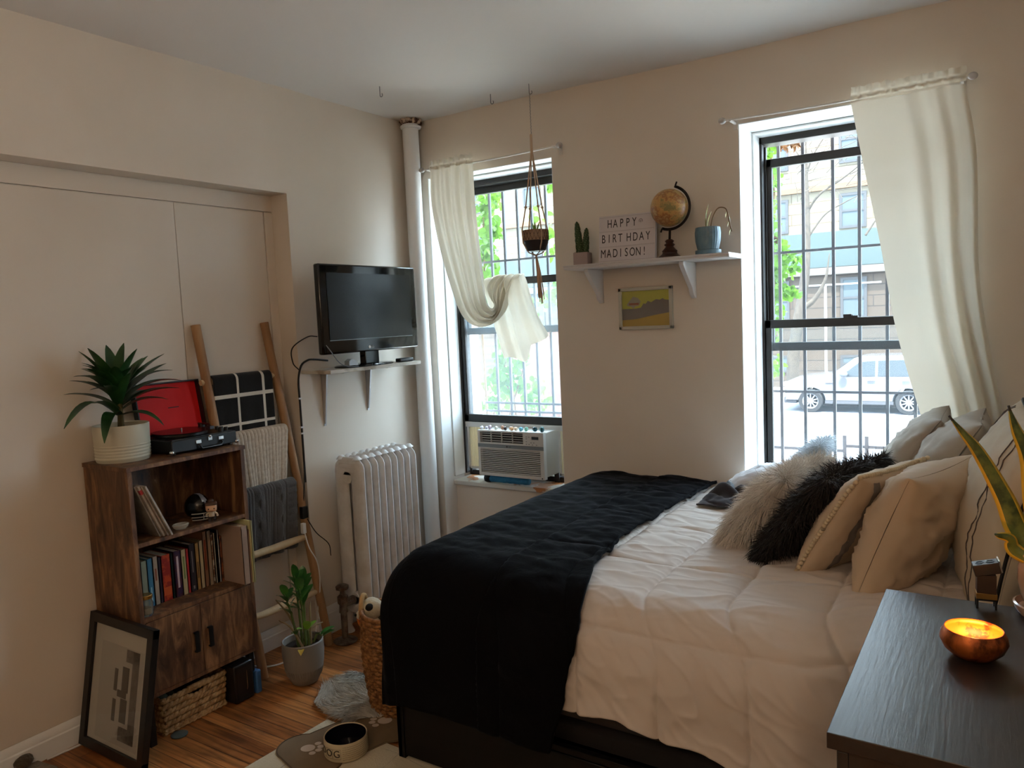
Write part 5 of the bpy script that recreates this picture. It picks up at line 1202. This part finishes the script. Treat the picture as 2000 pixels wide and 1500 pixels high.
for k in range(18):
    a = 2*pi*k/18; r_ = random.uniform(.002, .01); b.tube([(HP.x+.002*cos(a), HP.y+.002*sin(a), PB.z-.015), (HP.x+.012+r_*cos(a), HP.y+r_*sin(a), PB.z-.1), (HP.x+.022+r_*1.6*cos(a), HP.y+r_*1.6*sin(a), PB.z-.20-random.uniform(0, .06))], .0022, 5)
b.build('tassel', COT, t)
t = thing('hanging_pot', 'small dark pot with a carved tan rim held in the macrame hanger', 'plant pot', PB)
b = MB().lathe([(0, 0), (pr*.68, 0), (pr*.74, .004), (pr*.94, ph*.45), (pr, ph*.5), (pr, ph), (pr*.92, ph), (pr*.9, ph*.7), (0, ph*.7)], PB, 48); b.paint(lambda c: 1 if c.z > PB.z+ph*.49 else 0)
b.build('pot', [mat('dark_brown_pot', (40, 26, 24), .5), mat('carved_rim', (150, 122, 98), .8)], t)
b = MB()
for row in range(2):
    for k in range(22):
        a = 2*pi*(k+.5*row)/22; z0_ = PB.z+ph*(.52+.24*row); b.tube([PB+Vector((pr*1.005*cos(a-.14), pr*1.005*sin(a-.14), z0_-PB.z)), PB+Vector((pr*1.005*cos(a), pr*1.005*sin(a), z0_-PB.z+ph*.22)), PB+Vector((pr*1.005*cos(a+.14), pr*1.005*sin(a+.14), z0_-PB.z))], .0013, 4)
b.build('carved_pattern', mat('carved_dark', (58, 38, 32), .8), t)
b = MB(); 
for k in range(5): a = k*1.3; leaf(b, PB+Vector((0, 0, ph*.7)), PB+Vector((.03*cos(a), .03*sin(a), ph+.045)), .012, n=5)
b.build('sprout', mat('young_leaf', (120, 170, 60)), t, smooth=True)

# ------------------------------------------------------------------ air conditioner
AX0, AX1, AYF, AZ0, AZ1 = .326, .762, .045, .657, .917
ac = thing('air_conditioner', 'white window air conditioner sitting on the sill of the left window', 'air conditioner', ((AX0+AX1)/2, .2, AZ0))
ACW = mat('ac_plastic', (204, 202, 198), .45); ACD = mat('ac_dark', (26, 22, 22), .7); ACG = mat('ac_grey', (120, 126, 130), .4)
Bx(AX0+.006, AYF+.03, AZ0+.008, AX1-.006, .62, AZ1-.004).build('housing', mat('ac_metal', (178, 174, 166), .5), ac, bevel=.004)
ax = lambda a: lerp(AX0, AX1, a); az = lambda c: lerp(AZ0, AZ1, c)
b = MB(); V = (.04, .70, .74, .965); G_ = (.035, .945, .07, .60)
def ringbox(b, x0, x1, z0, z1, holes):
    xs = sorted({x0, x1, *[h for q in holes for h in q[:2]]}); zs = sorted({z0, z1, *[h for q in holes for h in q[2:]]})
    for i in range(len(xs)-1):
        for j in range(len(zs)-1):
            mx_, mz_ = (xs[i]+xs[i+1])/2, (zs[j]+zs[j+1])/2
            if any(q[0] < mx_ < q[1] and q[2] < mz_ < q[3] for q in holes): continue
            b.box(ax(xs[i]), AYF, az(zs[j]), ax(xs[i+1]), AYF+.028, az(zs[j+1]))
ringbox(b, 0, 1, 0, 1, [V, G_]); b.build('front_cover', ACW, ac)
Bx(ax(.03), AYF+.022, az(.06), ax(.95), AYF+.03, az(.97)).build('dark_interior', ACD, ac)
b = MB()
for k in range(13): z = lerp(G_[2], G_[3], (k+.5)/13); b.box(ax(G_[0]), AYF+.002, az(z)-.0022, ax(G_[1]), AYF+.016, az(z)+.0022)
b.build('intake_louvers', ACW, ac)
b = MB()
for k in range(4): z = lerp(V[2], V[3], (k+.7)/4.4); b.box(ax(V[0]), AYF+.004, az(z)-.0016, ax(V[1]), AYF+.014, az(z)+.0016)
for k in range(1, 4): x = lerp(V[0], V[1], k/4); b.box(ax(x)-.0015, AYF+.002, az(V[2]), ax(x)+.0015, AYF+.012, az(V[3]))
b.build('vent_louvers', ACW, ac)
Bx(ax(0), AYF-.0015, az(.625), ax(1), AYF+.001, az(.705)).build('grey_band', ACG, ac)
v, f = text('LG', .012, frame(Vector((ax(.5), AYF-.0018, az(.665))), Vector((1, 0, 0)), Vector((0, 0, 1)), Vector((0, -1, 0)))); b = MB().add(v, f); b.cyl((ax(.455), AYF-.0024, az(.665)), .0055, .001, 14, 'y'); b.build('logo', mat('logo_dark', (60, 56, 60), .5), ac)
Bx(ax(.83), AYF-.001, az(.85), ax(.93), AYF+.001, az(.91)).build('display', BLACK, ac)
b = MB()
for x, z in ((.75, .9), (.79, .9), (.75, .86), (.75, .8), (.82, .78), (.86, .78), (.75, .745), (.79, .745), (.84, .735), (.9, .735)): b.box(ax(x)-.004, AYF-.0008, az(z)-.002, ax(x)+.004, AYF+.001, az(z)+.002)
b.build('buttons', mat('ac_print', (130, 128, 130), .5), ac)
b = MB(); 
for x in (ax(.965),): b.cyl((x, AYF-.001, az(.03)), .004, .004, 10, 'y')
b.build('screw', ACD, ac)
ACP = thin_fabric('accordion_cream', (220, 212, 190), .35)
for x0, x1 in ((W1[0]+.034, AX0), (AX1, W1[1]-.034)):
    b = MB(); n = 9 if x1-x0 > .12 else 6
    pf = []
    for k in range(n*2+1): pf.append((lerp(x0+.01, x1-.006, k/(2*n)), .215+(.009 if k % 2 else 0)))
    poly = pf+[(a, c+.012) for a, c in reversed(pf)]; b.prism(poly, lambda a, c, d: (a, c, .66+d), .268); b.build('accordion_panel', ACP, ac)
    b = MB(); b.box(x0, .21, .65, x0+.012, .24, .932); b.box(x1-.006, .21, .65, x1, .24, .932); b.box(x0, .21, .922, x1, .24, .932); b.box(x0, .21, .65, x1, .24, .662); b.build('panel_frame', ACW, ac)
MB().box(W1[0]+.024, .206, .904, W1[1]-.024, .232, .9345).build('top_rail', ACW, ac)
for x in (ax(.08), ax(.9)): Bx(x-.015, .25, WZ, x+.015, .4, AZ0+.01).build('support_block', ACD, ac)
tag(Bx(ax(-.03), .09, WZ+.0005, ax(.1), .15, WZ+.05).build('dark_rag', mat('rag_dark', (26, 30, 32), 1), bevel=.02), 'dark rag stuffed under the left corner of the air conditioner', 'rag')
b = MB(); xa, xc = px(948, 940, 1, .1).x, px(1031, 945, 1, .1).x
b.tube([(lerp(xa, xc, k/14), .115+.003*nz(k*.6), WZ+.0255+.0012*nz(k*.9, 3)) for k in range(15)], [.0215+.003*nz(k*.8, 7) for k in range(15)], 16); tag(b.build('rolled_towel', mat('blue_towel', (60, 140, 184), .9, var=(25, (44, 118, 166)), bump=(60, .8, .006))), 'rolled blue towel under the air conditioner on the sill', 'towel')
for k, (zx, c, nm, w_, h_) in enumerate([(505, (226, 230, 238), 'white crystal leftmost', .012, .010), (575, (206, 204, 226), 'pale violet crystal second from the left', .010, .009), (645, (212, 196, 220), 'lilac crystal', .012, .014), (735, (206, 214, 206), 'pale green grey crystal', .011, .011), (835, (190, 140, 110), 'brown banded stone', .012, .013), (895, (60, 50, 50), 'black and white stone', .010, .011), (985, (240, 190, 140), 'peach crystal', .015, .012), (1050, (236, 204, 170), 'pale orange crystal', .012, .011), (1150, (120, 190, 214), 'sky blue crystal', .013, .012), (1225, (150, 214, 190), 'mint green crystal', .013, .012), (1360, (24, 66, 76), 'dark teal stone', .017, .014), (1490, (30, 96, 104), 'rightmost teal stone', .016, .016)]):
    x = px(880+zx/8.333, 838, 1, .075).x; b = MB(); b.ball((x, .078+.006*sin(k*2.1), AZ1+h_-.001), (w_, .011, h_), 7, 5, nz=.25)
    tag(b.build('crystal', mat('crystal_%d' % k, c, .25, spec=.7), smooth=False), nm+' on top of the air conditioner', 'stone', 'crystals and stones on the air conditioner')
# ------------------------------------------------------------------ dresser
DX0, DX1, DY0, DY1, DZ = 2.631, 3.2, -2.243, -1.545, .88
ds = thing('dresser', 'black brown wooden dresser in the lower right corner beside the bed', 'dresser', ((DX0+DX1)/2, (DY0+DY1)/2, 0))
DRM = mat('black_brown_veneer', (42, 38, 36), .37, var=(2.2, (30, 26, 25), 6), stretch=(26, 2, 26), bump=(6, .3, .0015), spec=.9)
Bx(DX0, DY0, DZ-.026, DX1, DY1, DZ).build('top_panel', DRM, ds, bevel=.0012)
b = MB(); b.box(DX0+.03, DY0+.012, 0, DX1-.002, DY0+.03, DZ-.026); b.box(DX0+.03, DY1-.03, 0, DX1-.002, DY1-.012, DZ-.026); b.box(DX1-.012, DY0+.03, .05, DX1-.002, DY1-.03, DZ-.026); b.box(DX0+.03, DY0+.03, 0, DX0+.045, DY1-.03, .06); b.build('carcass', DRM, ds, bevel=.001)
for k in range(4):
    z = .065+k*.197; d = Bx(DX0+.012, DY0+.014, z, DX0+.03, DY1-.014, z+.19).build('drawer', DRM, ds, bevel=.002)
# copper bowl
CB = px(1896, 1286, 2, DZ); CB = Vector((CB.x+.004, CB.y+.01, DZ+.0005))
cbt = thing('copper_bowl', 'mottled copper candle bowl glowing orange on the dresser', 'candle bowl', CB)
CPM = mat('mottled_copper', (206, 112, 54), .36, .7, var=(22, (96, 50, 28), 5, .45, .62), bump=(35, .5, .004), stretch=(1, 1, .45))
CIN = mat('copper_inside', (236, 120, 40), .4, .3, var=(26, (130, 50, 16), 4, .55, .62))
tiltM = T(CB.x, CB.y, CB.z, 0, 0, 0) @ Matrix.Diagonal((.73, .73, .80, 1))
pr_o = [(0, 0), (.03, 0), (.05, .006), (.068, .022), (.0765, .040), (.0745, .054), (.066, .068)]; pr_i = [(.064, .068), (.0715, .053), (.073, .041), (.064, .024), (.045, .009), (0, .005)]
b = MB(); b.lathe(pr_o, (0, 0, 0), 56, M=tiltM, wob=lambda a, z: 1+.012*nz(cos(a)*3, sin(a)*3, z*60), cap=False); b.build('bowl_outside', CPM, cbt, smooth=True)
b = MB(); b.lathe([(.066, .068)]+pr_i, (0, 0, 0), 56, M=tiltM, wob=lambda a, z: 1+.012*nz(cos(a)*3, sin(a)*3, z*60), cap=False); b.build('bowl_inside', CIN, cbt, smooth=True)
cn = thing('tealight', 'small lit candle inside the copper bowl', 'candle', CB+Vector((0, 0, .006)))
MB().lathe([(0, 0), (.019, 0), (.02, .002), (.02, .014), (.0185, .012), (0, .012)], CB+Vector((.0, .0, .0065)), 24).build('wax_cup', mat('tealight_wax', (236, 200, 160), .5), cn)
MB().ball(CB+Vector((0, 0, .028)), (.0035, .0035, .008), 10, 8).build('flame', mat('flame', (255, 170, 60), .5, emit=((255, 150, 50), 30)), cn, smooth=True)
# little block stand
wp = px(1925, 1189, 2, DZ); WM = T(wp.x, wp.y+.01, DZ+.0006, 0, 0, radians(8))
ws = thing('wooden_desk_stand', 'small dark brown block stand with a gold band behind the copper bowl', 'desk stand', (wp.x, wp.y+.01, DZ))
BRW = mat('walnut_block', (62, 44, 34), .4); b = MB(WM)
for x in (-.019, .015):
    for y in (-.012, .012): b.box(x, y-.003, 0, x+.004, y+.003, .022)
b.box(-.019, -.015, .018, .019, .015, .022); b.build('legs', BLACK, ws)
MB(WM).box(-.0195, -.016, .022, .0195, .016, .034).build('gold_band', mat('dull_gold', (170, 128, 70), .3, .8), ws, bevel=.0005)
MB(WM).box(-.018, -.014, .034, .018, .014, .074).build('block', BRW, ws, bevel=.001)
HMx = WM @ T(0.004, 0, .076, 0, radians(-14), 0)
MB(HMx).box(-.026, -.017, 0, .024, .017, .024).build('head_block', mat('dark_metal_cap', (60, 54, 52), .35, .5), ws, bevel=.0015)
b = MB(HMx)
for x in (-.011, .009): b.lathe([(.007, .0241), (.0085, .0252), (.006, .0252), (.0055, .0241)], (x, 0, 0), 16)
b.build('ring', mat('ring_dark', (24, 20, 20), .4), ws)
MB(HMx).box(.0235, -.0172, .002, .0262, .0172, .027).build('edge_plate', CHROME, ws)
# snake plant
SPp = px(1992, 1203, 2, DZ); SC_ = Vector((SPp.x+.055, SPp.y+.03, DZ+.0006))
sp_ = thing('snake_plant', 'yellow edged snake plant in a glossy pink pot at the right edge of the dresser', 'potted plant', SC_)
GP = mat('pink_beige_glaze', (190, 154, 130), .18, coat=.5)
MB().lathe([(0, 0), (.058, 0), (.066, .012), (.068, .022), (.064, .024), (.058, .012), (0, .01)], SC_, 44).build('saucer', GP, sp_)
MB().lathe([(0, .0115), (.042, .0115), (.052, .03), (.061, .07), (.060, .10), (.055, .12), (.058, .128), (.055, .13), (.051, .12), (.05, .10), (0, .10)], SC_, 48).build('pot', GP, sp_)
soil(SC_, .051, SC_.z+.104, sp_)
SNK = mat('snake_leaf', (52, 70, 34), .35, var=(24, (98, 112, 52), 4, .42, .6)); SNY = mat('snake_edge', (206, 172, 52), .4); TIPM = mat('dry_tip', (50, 42, 30), .7)
def snake(pts, w, tw=0):
    P = curve_pts(pts, 36); n = len(P); b = MB()
    for i in range(n):
        pass
    vs = []; fs = []; 
    for i, p in enumerate(P):
        t_ = i/(n-1); a = P[max(0, i-1)]; c = P[min(n-1, i+1)]; d = (c-a).normalized(); view = Vector((.25, -1, .3)).normalized(); s_ = d.cross(view).normalized()
        ww = w/2*(min(1, .75+t_) if t_ < .3 else 1)*max(.04, (1-max(0, (t_-.25)/.75)**1.05)); nn = s_.cross(d).normalized()
        for k, q in enumerate((-1, -.66, -.3, 0, .3, .66, 1)): vs.append(p+s_*ww*q-nn*(.006*(1-q*q))*(-1))
    m = 7
    for i in range(n-1):
        for k in range(m-1): fs.append((i*m+k, i*m+k+1, (i+1)*m+k+1, (i+1)*m+k))
    b.add(vs, fs); b.mi = [2 if (j//(m-1)) > n*.9 else (1 if (j % (m-1)) in (0, m-2) else 0) for j in range(len(fs))]
    return b.build('leaf', [SNK, SNY, TIPM], sp_, smooth=True, solid=.0025)
yb0 = SC_.y; base = SC_+Vector((0, 0, .104))
snake([base+Vector((-.015, 0, 0)), px(1990, 1040, 1, yb0), px(1960, 970, 1, yb0), px(1912, 885, 1, yb0+.0), px(1880, 845, 1, yb0+.0), px(1853, 812, 1, yb0+.0)], .046)
snake([base+Vector((.012, 0, 0)), px(2030, 1000, 1, yb0), px(2012, 900, 1, yb0), px(1985, 840, 1, yb0), px(1969, 792, 1, yb0)], .055)
snake([base+Vector((-.01, -.02, 0)), px(1982, 1075, 1, yb0-.02), px(1972, 1052, 1, yb0-.03), px(1950, 1046, 1, yb0-.04), px(1944, 1044, 1, yb0-.04)], .030)
# ------------------------------------------------------------------ cars across the street
TYR = mat('tyre', (18, 18, 20), .95); RIM = mat('alloy', (110, 112, 116), .5, .1); CGL = mat('car_glass', (30, 36, 40), .15, spec=.35)
def wheel(x, y, r, par):
    MB().lathe([(r*.66, -.11), (r*.95, -.11), (r, -.07), (r, .07), (r*.95, .11), (r*.66, .11)], (0, 0, 0), 36, M=T(x, y, GZ+r, pi/2, 0, 0), cap=False).build('tyre', TYR, par)
    b = MB(T(x, y, GZ+r, pi/2, 0, 0)); b.lathe([(r*.6, .04), (r*.68, .10), (r*.66, .10), (r*.56, .05)], n=36, cap=False); b.lathe([(0, .05), (.07, .06), (.07, .09), (0, .095)], n=20); MB(T(x, y, GZ+r, pi/2, 0, 0)).lathe([(0, .0), (r*.66, .0), (r*.66, .01), (0, .01)], n=30).build('brake_disc', TYR, par)
    for k in range(10):
        a = 2*pi*k/10; b.prism([(-.022, 0), (.022, 0), (.014, r*.64), (-.014, r*.64)], lambda p, q, h: (p*cos(a)-q*sin(a), p*sin(a)+q*cos(a), .06+h), .03)
    b.build('rim', RIM, par)
def car(name, label, xf, wb_, y, col, prof, wins, arch=(.0, .0), r=.38, rear=1.2, wx=None):
    c = thing(name, label, 'car', (xf+2.3, y+.95, GZ)); PM = mat(name+'_paint', col, .25, coat=.6); x1, x2 = wx
    lo = []
    for cx in (x2, x1):
        lo += [(cx+(r+.06)*cos(a), r+(r+.06)*sin(a)) for a in [radians(q) for q in range(0, 181, 15)]]
    poly = prof+[(prof[-1][0], .38)]+[(x, z if z > .38 else .38) for x, z in lo]+[(prof[0][0], .38)]
    n = len(poly); b = MB(); rings = []
    for yy_, ins in ((0, .06), (.05, 0), (1.85, 0), (1.9, .06)):
        rings.append([(lerp(px_, (prof[0][0]+prof[-1][0])/2, ins*.4), y+yy_+(max(0, z-1.02)*.22 if yy_ < 1 else -max(0, z-1.02)*.22), GZ+lerp(z, .9, ins)) for px_, z in poly])
    vs = [p for R in rings for p in R]; fs = [tuple(range(n)), tuple(range(3*n, 4*n))]+[(k*n+i, k*n+(i+1) % n, (k+1)*n+(i+1) % n, (k+1)*n+i) for k in range(3) for i in range(n)]
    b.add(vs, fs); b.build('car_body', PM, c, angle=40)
    for w_ in wins:
        b = MB(); b.prism(w_, lambda a, q, h: (a, y-.012+max(0, q-1.02)*.22+h, GZ+q), .03); b.build('side_window', CGL, c)
    MB().box(x1, y+.15, GZ+.2, x2, y+1.7, GZ+.5).build('underbody', TYR, c)
    for x in (x1, x2):
        for yy_ in (y+.08, y+1.82): wheel(x, yy_, r, c)
    return c, PM
YC = 22.7; a1, a2 = -2.55, .33
prof = [(-3.36, .5), (-3.40, .8), (-3.30, 1.02), (-3.05, 1.13), (-2.0, 1.22), (-1.9, 1.26), (-1.25, 1.76), (-1.0, 1.82), (1.0, 1.84), (1.35, 1.80), (1.45, 1.2), (1.5, .95), (1.5, .5)]
wins = [[(-1.62, 1.2), (-1.08, 1.64), (-.62, 1.68), (-.62, 1.2)], [(-.54, 1.2), (-.54, 1.68), (.34, 1.7), (.34, 1.2)], [(.42, 1.2), (.42, 1.7), (.95, 1.68), (.98, 1.2)]]
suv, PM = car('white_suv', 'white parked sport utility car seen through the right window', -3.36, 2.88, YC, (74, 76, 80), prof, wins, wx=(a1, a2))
tri = [(-1.86, 1.26), (-1.24, 1.72)]
MB().prism([(-1.88, 1.24), (-1.22, 1.745), (-1.2, 1.75), (-1.86, 1.27)], lambda a, q, h: (a-.03, YC+.25+h*.74, GZ+q+.02), 1.9).build('windscreen', CGL, suv)
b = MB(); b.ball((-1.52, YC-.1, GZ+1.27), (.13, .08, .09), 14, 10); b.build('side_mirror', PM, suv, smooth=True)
b = MB(); b.box(-3.41, YC+.02, GZ+.86, -3.22, YC+.3, GZ+1.0); b.build('headlamp', mat('headlamp', (206, 212, 216), .15), suv, bevel=.02)
MB().box(-2.08, YC-.015, GZ+.98, -1.86, YC+.01, GZ+1.04).build('side_vent', mat('vent_grey', (90, 92, 96), .5), suv)
b = MB()
for x in (-.72, .26): b.box(x-.11, YC-.03, GZ+1.06, x+.11, YC+.005, GZ+1.09); 
b.build('door_handle', RIM, suv)
MB().box(-2.1, YC+.0, GZ+.30, -.1, YC+.3, GZ+.40).build('running_board', mat('sill_black', (46, 46, 50), .6), suv)
MB().box(-3.42, YC+.1, GZ+.28, -3.0, YC+1.8, GZ+.5).build('lower_bumper', mat('sill_black', (46, 46, 50)), suv, bevel=.03)
prof2 = [(-14.4, .5), (-14.45, .75), (-14.2, .95), (-13.2, 1.05), (-12.5, 1.42), (-12.0, 1.5), (-11.1, 1.48), (-10.3, 1.1), (-9.8, 1.05), (-9.7, .6)]
wins2 = [[(-12.95, 1.03), (-12.42, 1.38), (-11.9, 1.43), (-11.9, 1.03)], [(-11.82, 1.03), (-11.82, 1.43), (-11.15, 1.41), (-10.6, 1.06)]]
car('dark_sedan', 'dark grey parked sedan seen low through the left window', -14.4, 2.7, YC, (24, 28, 34), prof2, wins2, r=.33, wx=(-13.5, -10.8))

# ------------------------------------------------------------------ street tree
BARK = mat('pale_bark', (60, 53, 45), .9, var=(8, (46, 40, 34)))
tr = thing('street_tree', 'bare branched street tree behind the front of the white car', 'tree', (-3.6, 25, GZ+.15))
TY = 25
def bpx(l): return [px(u, v, 1, TY) for u, v in l]
p0_ = Vector((px(1550, 745, 1, TY).x, TY, GZ+.15))
b = MB(); P = curve_pts([p0_]+bpx(((1549, 700), (1560, 620), (1572, 540), (1575, 440), (1572, 340), (1570, 250), (1575, 180))), 40); b.tube(P, [lerp(.24, .05, (i/(len(P)-1))) for i in range(len(P))], 12); b.build('trunk', BARK, tr, smooth=True)
for l, r0 in ((((1562, 605), (1590, 585), (1612, 545), (1620, 495)), .13), (((1573, 420), (1600, 380), (1650, 345), (1700, 300), (1720, 250)), .05), (((1574, 470), (1610, 420), (1650, 395), (1680, 380)), .04), (((1572, 350), (1590, 300), (1620, 255), (1650, 230)), .035), (((1572, 320), (1545, 280), (1530, 250)), .03), (((1660, 340), (1690, 330), (1730, 350)), .02), (((1690, 460), (1710, 430), (1730, 400)), .04)):
    P = curve_pts(bpx(l), 24); b = MB(); b.tube(P, [lerp(r0, .012, i/(len(P)-1)) for i in range(len(P))], 7); b.build('branch', BARK, tr, smooth=True)
random.seed(9); b = MB()
for k in range(70):
    u, v = random.uniform(1540, 1730), random.uniform(240, 400); q = px(u, v, 1, TY+random.uniform(-1, 1)); d = Vector((random.gauss(.5, .6), random.gauss(0, .4), random.gauss(.5, .5)))
    b.tube([q, q+d*.35+Vector((.05, 0, 0)), q+d*.8], [.014, .010, .004], 4)
b.build('twigs', BARK, tr)
# tree and planting outside the left window
LEAFG = mat('sunlit_leaf', (48, 88, 26), .5, var=(6, (84, 122, 40), 2)); nt = LEAFG.node_tree; bb = nt.nodes['Principled BSDF']; oo = nt.nodes['Material Output']; tl_ = nd(nt, 'ShaderNodeBsdfTranslucent', Color=lin((96, 140, 40))); ms = nd(nt, 'ShaderNodeMixShader', Fac=.5); nt.links.new(bb.outputs[0], ms.inputs[1]); nt.links.new(tl_.outputs[0], ms.inputs[2]); nt.links.new(ms.outputs[0], oo.inputs[0])
DRY = mat('dry_leaf', (112, 76, 44), .8); VST = mat('vine_stem', (110, 88, 62), .9)
def cluster(name, label, y, spots, parts_cat, lw=.07, stems=(), seed=1, dens=1.0, base=None):
    random.seed(seed); c0 = px(*spots[0][:2], 1, y); t = thing(name, label, parts_cat, (c0.x, y, GZ+.15)); b = MB(); k_ = y+CP.y*-1
    for (u, v, ru, rv, n) in spots:
        for _ in range(int(n*dens*(2.2 if lw < .04 else 1.3))):
            a = random.uniform(0, 2*pi); q = sqrt(random.random()); p = px(u+ru*q*cos(a), v+rv*q*sin(a), 1, y+random.gauss(0, .06))
            d = Vector((random.gauss(0, .8), random.gauss(0, .5), random.gauss(-.7, .5))).normalized(); leaf(b, p, p+d*lw*random.uniform(.6, 1.2), lw*.75, arch=.1, n=4, fold=.2, side=Vector((random.gauss(0, 1), random.gauss(0, .5), random.gauss(0, 1))), prof=lambda t: sin(pi*min(1, .12+.88*t))**.6)
    b.build('foliage', LEAFG, t)
    if base is None:
        q0 = px(*stems[0][0], 1, y); MB().tube([(q0.x, y, GZ+.15), (q0.x+.03, y, (GZ+q0.z)/2), q0], .009, 6).build('lower_stem', VST, t)
    for pts in stems:
        P = curve_pts([px(u, v, 1, y+.02*nz(i)) for i, (u, v) in enumerate(pts)], 24); b = MB(); b.tube(P, .006, 6); b.build('stem', VST, t)
    return t
v2 = cluster('climbing_vine', 'green climbing vine growing up the left side of the right window', .85, [(1508, 345, 16, 22, 22), (1506, 400, 12, 30, 18), (1506, 450, 12, 30, 22), (1518, 490, 28, 26, 46), (1525, 520, 36, 22, 46), (1512, 560, 22, 30, 40), (1535, 570, 30, 14, 30), (1512, 610, 20, 22, 22), (1500, 290, 12, 18, 14), (1560, 500, 14, 10, 8), (1510, 650, 14, 30, 14), (1512, 715, 16, 24, 16)], 'vine', .036, (((1500, 760), (1506, 650), (1512, 560), (1504, 450), (1512, 380), (1505, 300), (1500, 230)), ((1512, 500), (1550, 495), (1590, 488))), 4)
b = MB(); random.seed(13)
for (u, v, n, rr_) in ((1522, 283, 16, 12), (1548, 284, 12, 9), (1508, 468, 10, 14)):
    for _ in range(n): p = px(u+random.gauss(0, rr_*.5), v+random.gauss(0, rr_*.5), 1, .8+random.gauss(0, .02)); d = Vector((random.gauss(0, .6), random.gauss(0, .5), random.gauss(-.3, .8))).normalized(); leaf(b, p-d*.02, p+d*.035, .03, arch=.2, n=4, fold=.5)
b.build('dry_leaves', DRY, v2)
cluster('climbing_vine', 'green climbing vine growing up the left side of the left window', .85, [(950, 400, 18, 26, 50), (948, 450, 20, 34, 60), (950, 510, 24, 34, 60), (968, 390, 12, 22, 16), (972, 440, 8, 24, 14), (945, 560, 20, 30, 30), (1070, 358, 22, 14, 16), (1075, 470, 10, 30, 18), (1050, 420, 14, 14, 7)], 'vine', .055, (((940, 620), (946, 540), (944, 450), (948, 380), (945, 330)),), 6)
cluster('window_bush', 'leafy green bush below the left window outside the glass', 1.3, [(1000, 700, 34, 26, 70), (985, 745, 40, 30, 90), (1040, 760, 24, 24, 40), (960, 790, 34, 16, 40), (1000, 660, 26, 20, 40), (1050, 790, 30, 12, 24), (1085, 570, 16, 26, 24), (1040, 600, 26, 24, 24)], 'bush', .06, (((960, 830), (975, 760), (990, 690), (985, 640)), ((990, 830), (1010, 760), (1030, 700)), ((1010, 830), (1000, 770), (960, 720))), 8, base=GZ+.15)
t = thing('brick_planter', 'low brick wall seen beyond the bush through the left window', 'wall', (-6.9, 14, GZ+.15)); MB().box(-9, 14, GZ+.15, -6.6, 14.4, 1.2).build('wall_block', mat('red_brick', (74, 48, 40), .9, var=(6, (58, 38, 32))), t)
SKY_S = 8.5; SUN_S = 16.0; EXPO = 1.26; UP_E = 6.5
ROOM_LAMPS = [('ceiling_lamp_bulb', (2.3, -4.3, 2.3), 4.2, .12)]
# ------------------------------------------------------------------ light
wd = bpy.data.worlds.new('sky'); SC.world = wd; wd.use_nodes = True
bg = wd.node_tree.nodes['Background']; bg.inputs[0].default_value = (.66, .84, 1.0, 1); bg.inputs[1].default_value = SKY_S
def light(name, kind, loc, energy, color, rot=(0, 0, 0), **k):
    d = bpy.data.lights.new(name, kind); d.energy = energy; d.color = color
    for a, b in k.items(): setattr(d, a, b)
    o = bpy.data.objects.new(name, d); COL.objects.link(o); o.location = loc; o.rotation_euler = rot; return o
light('sun', 'SUN', (0, -10, 20), SUN_S, (1, .96, .88), (radians(24), 0, radians(20)), angle=.01)
light('fill_uplight', 'AREA', (2.3, -4.0, 1.85), UP_E, (1.0, .80, .60), (pi, 0, 0), shape='DISK', size=.3)  # added fill light without a fixture, aimed up to brighten ceiling and room
for X, y in ((W1, WT+.01), (W2, WT+.01)):
    p = light('window_portal', 'AREA', ((X[0]+X[1])/2, y, (WZ+WH)/2), 1, (1, 1, 1), (radians(-90), 0, 0), shape='RECTANGLE', size=X[1]-X[0], size_y=WH-WZ)
    p.data.cycles.is_portal = True
# the room's own warm lamps, behind and to the right of the camera
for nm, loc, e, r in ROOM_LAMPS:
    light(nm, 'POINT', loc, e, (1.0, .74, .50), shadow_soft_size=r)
vs = SC.view_settings; vs.view_transform = 'Standard'; vs.look = 'None'; vs.gamma = 1; vs.use_curve_mapping = False; vs.exposure = EXPO
light('candle_light', 'POINT', (CB.x, CB.y, CB.z+.045), .3, (1, .5, .16), shadow_soft_size=.012)
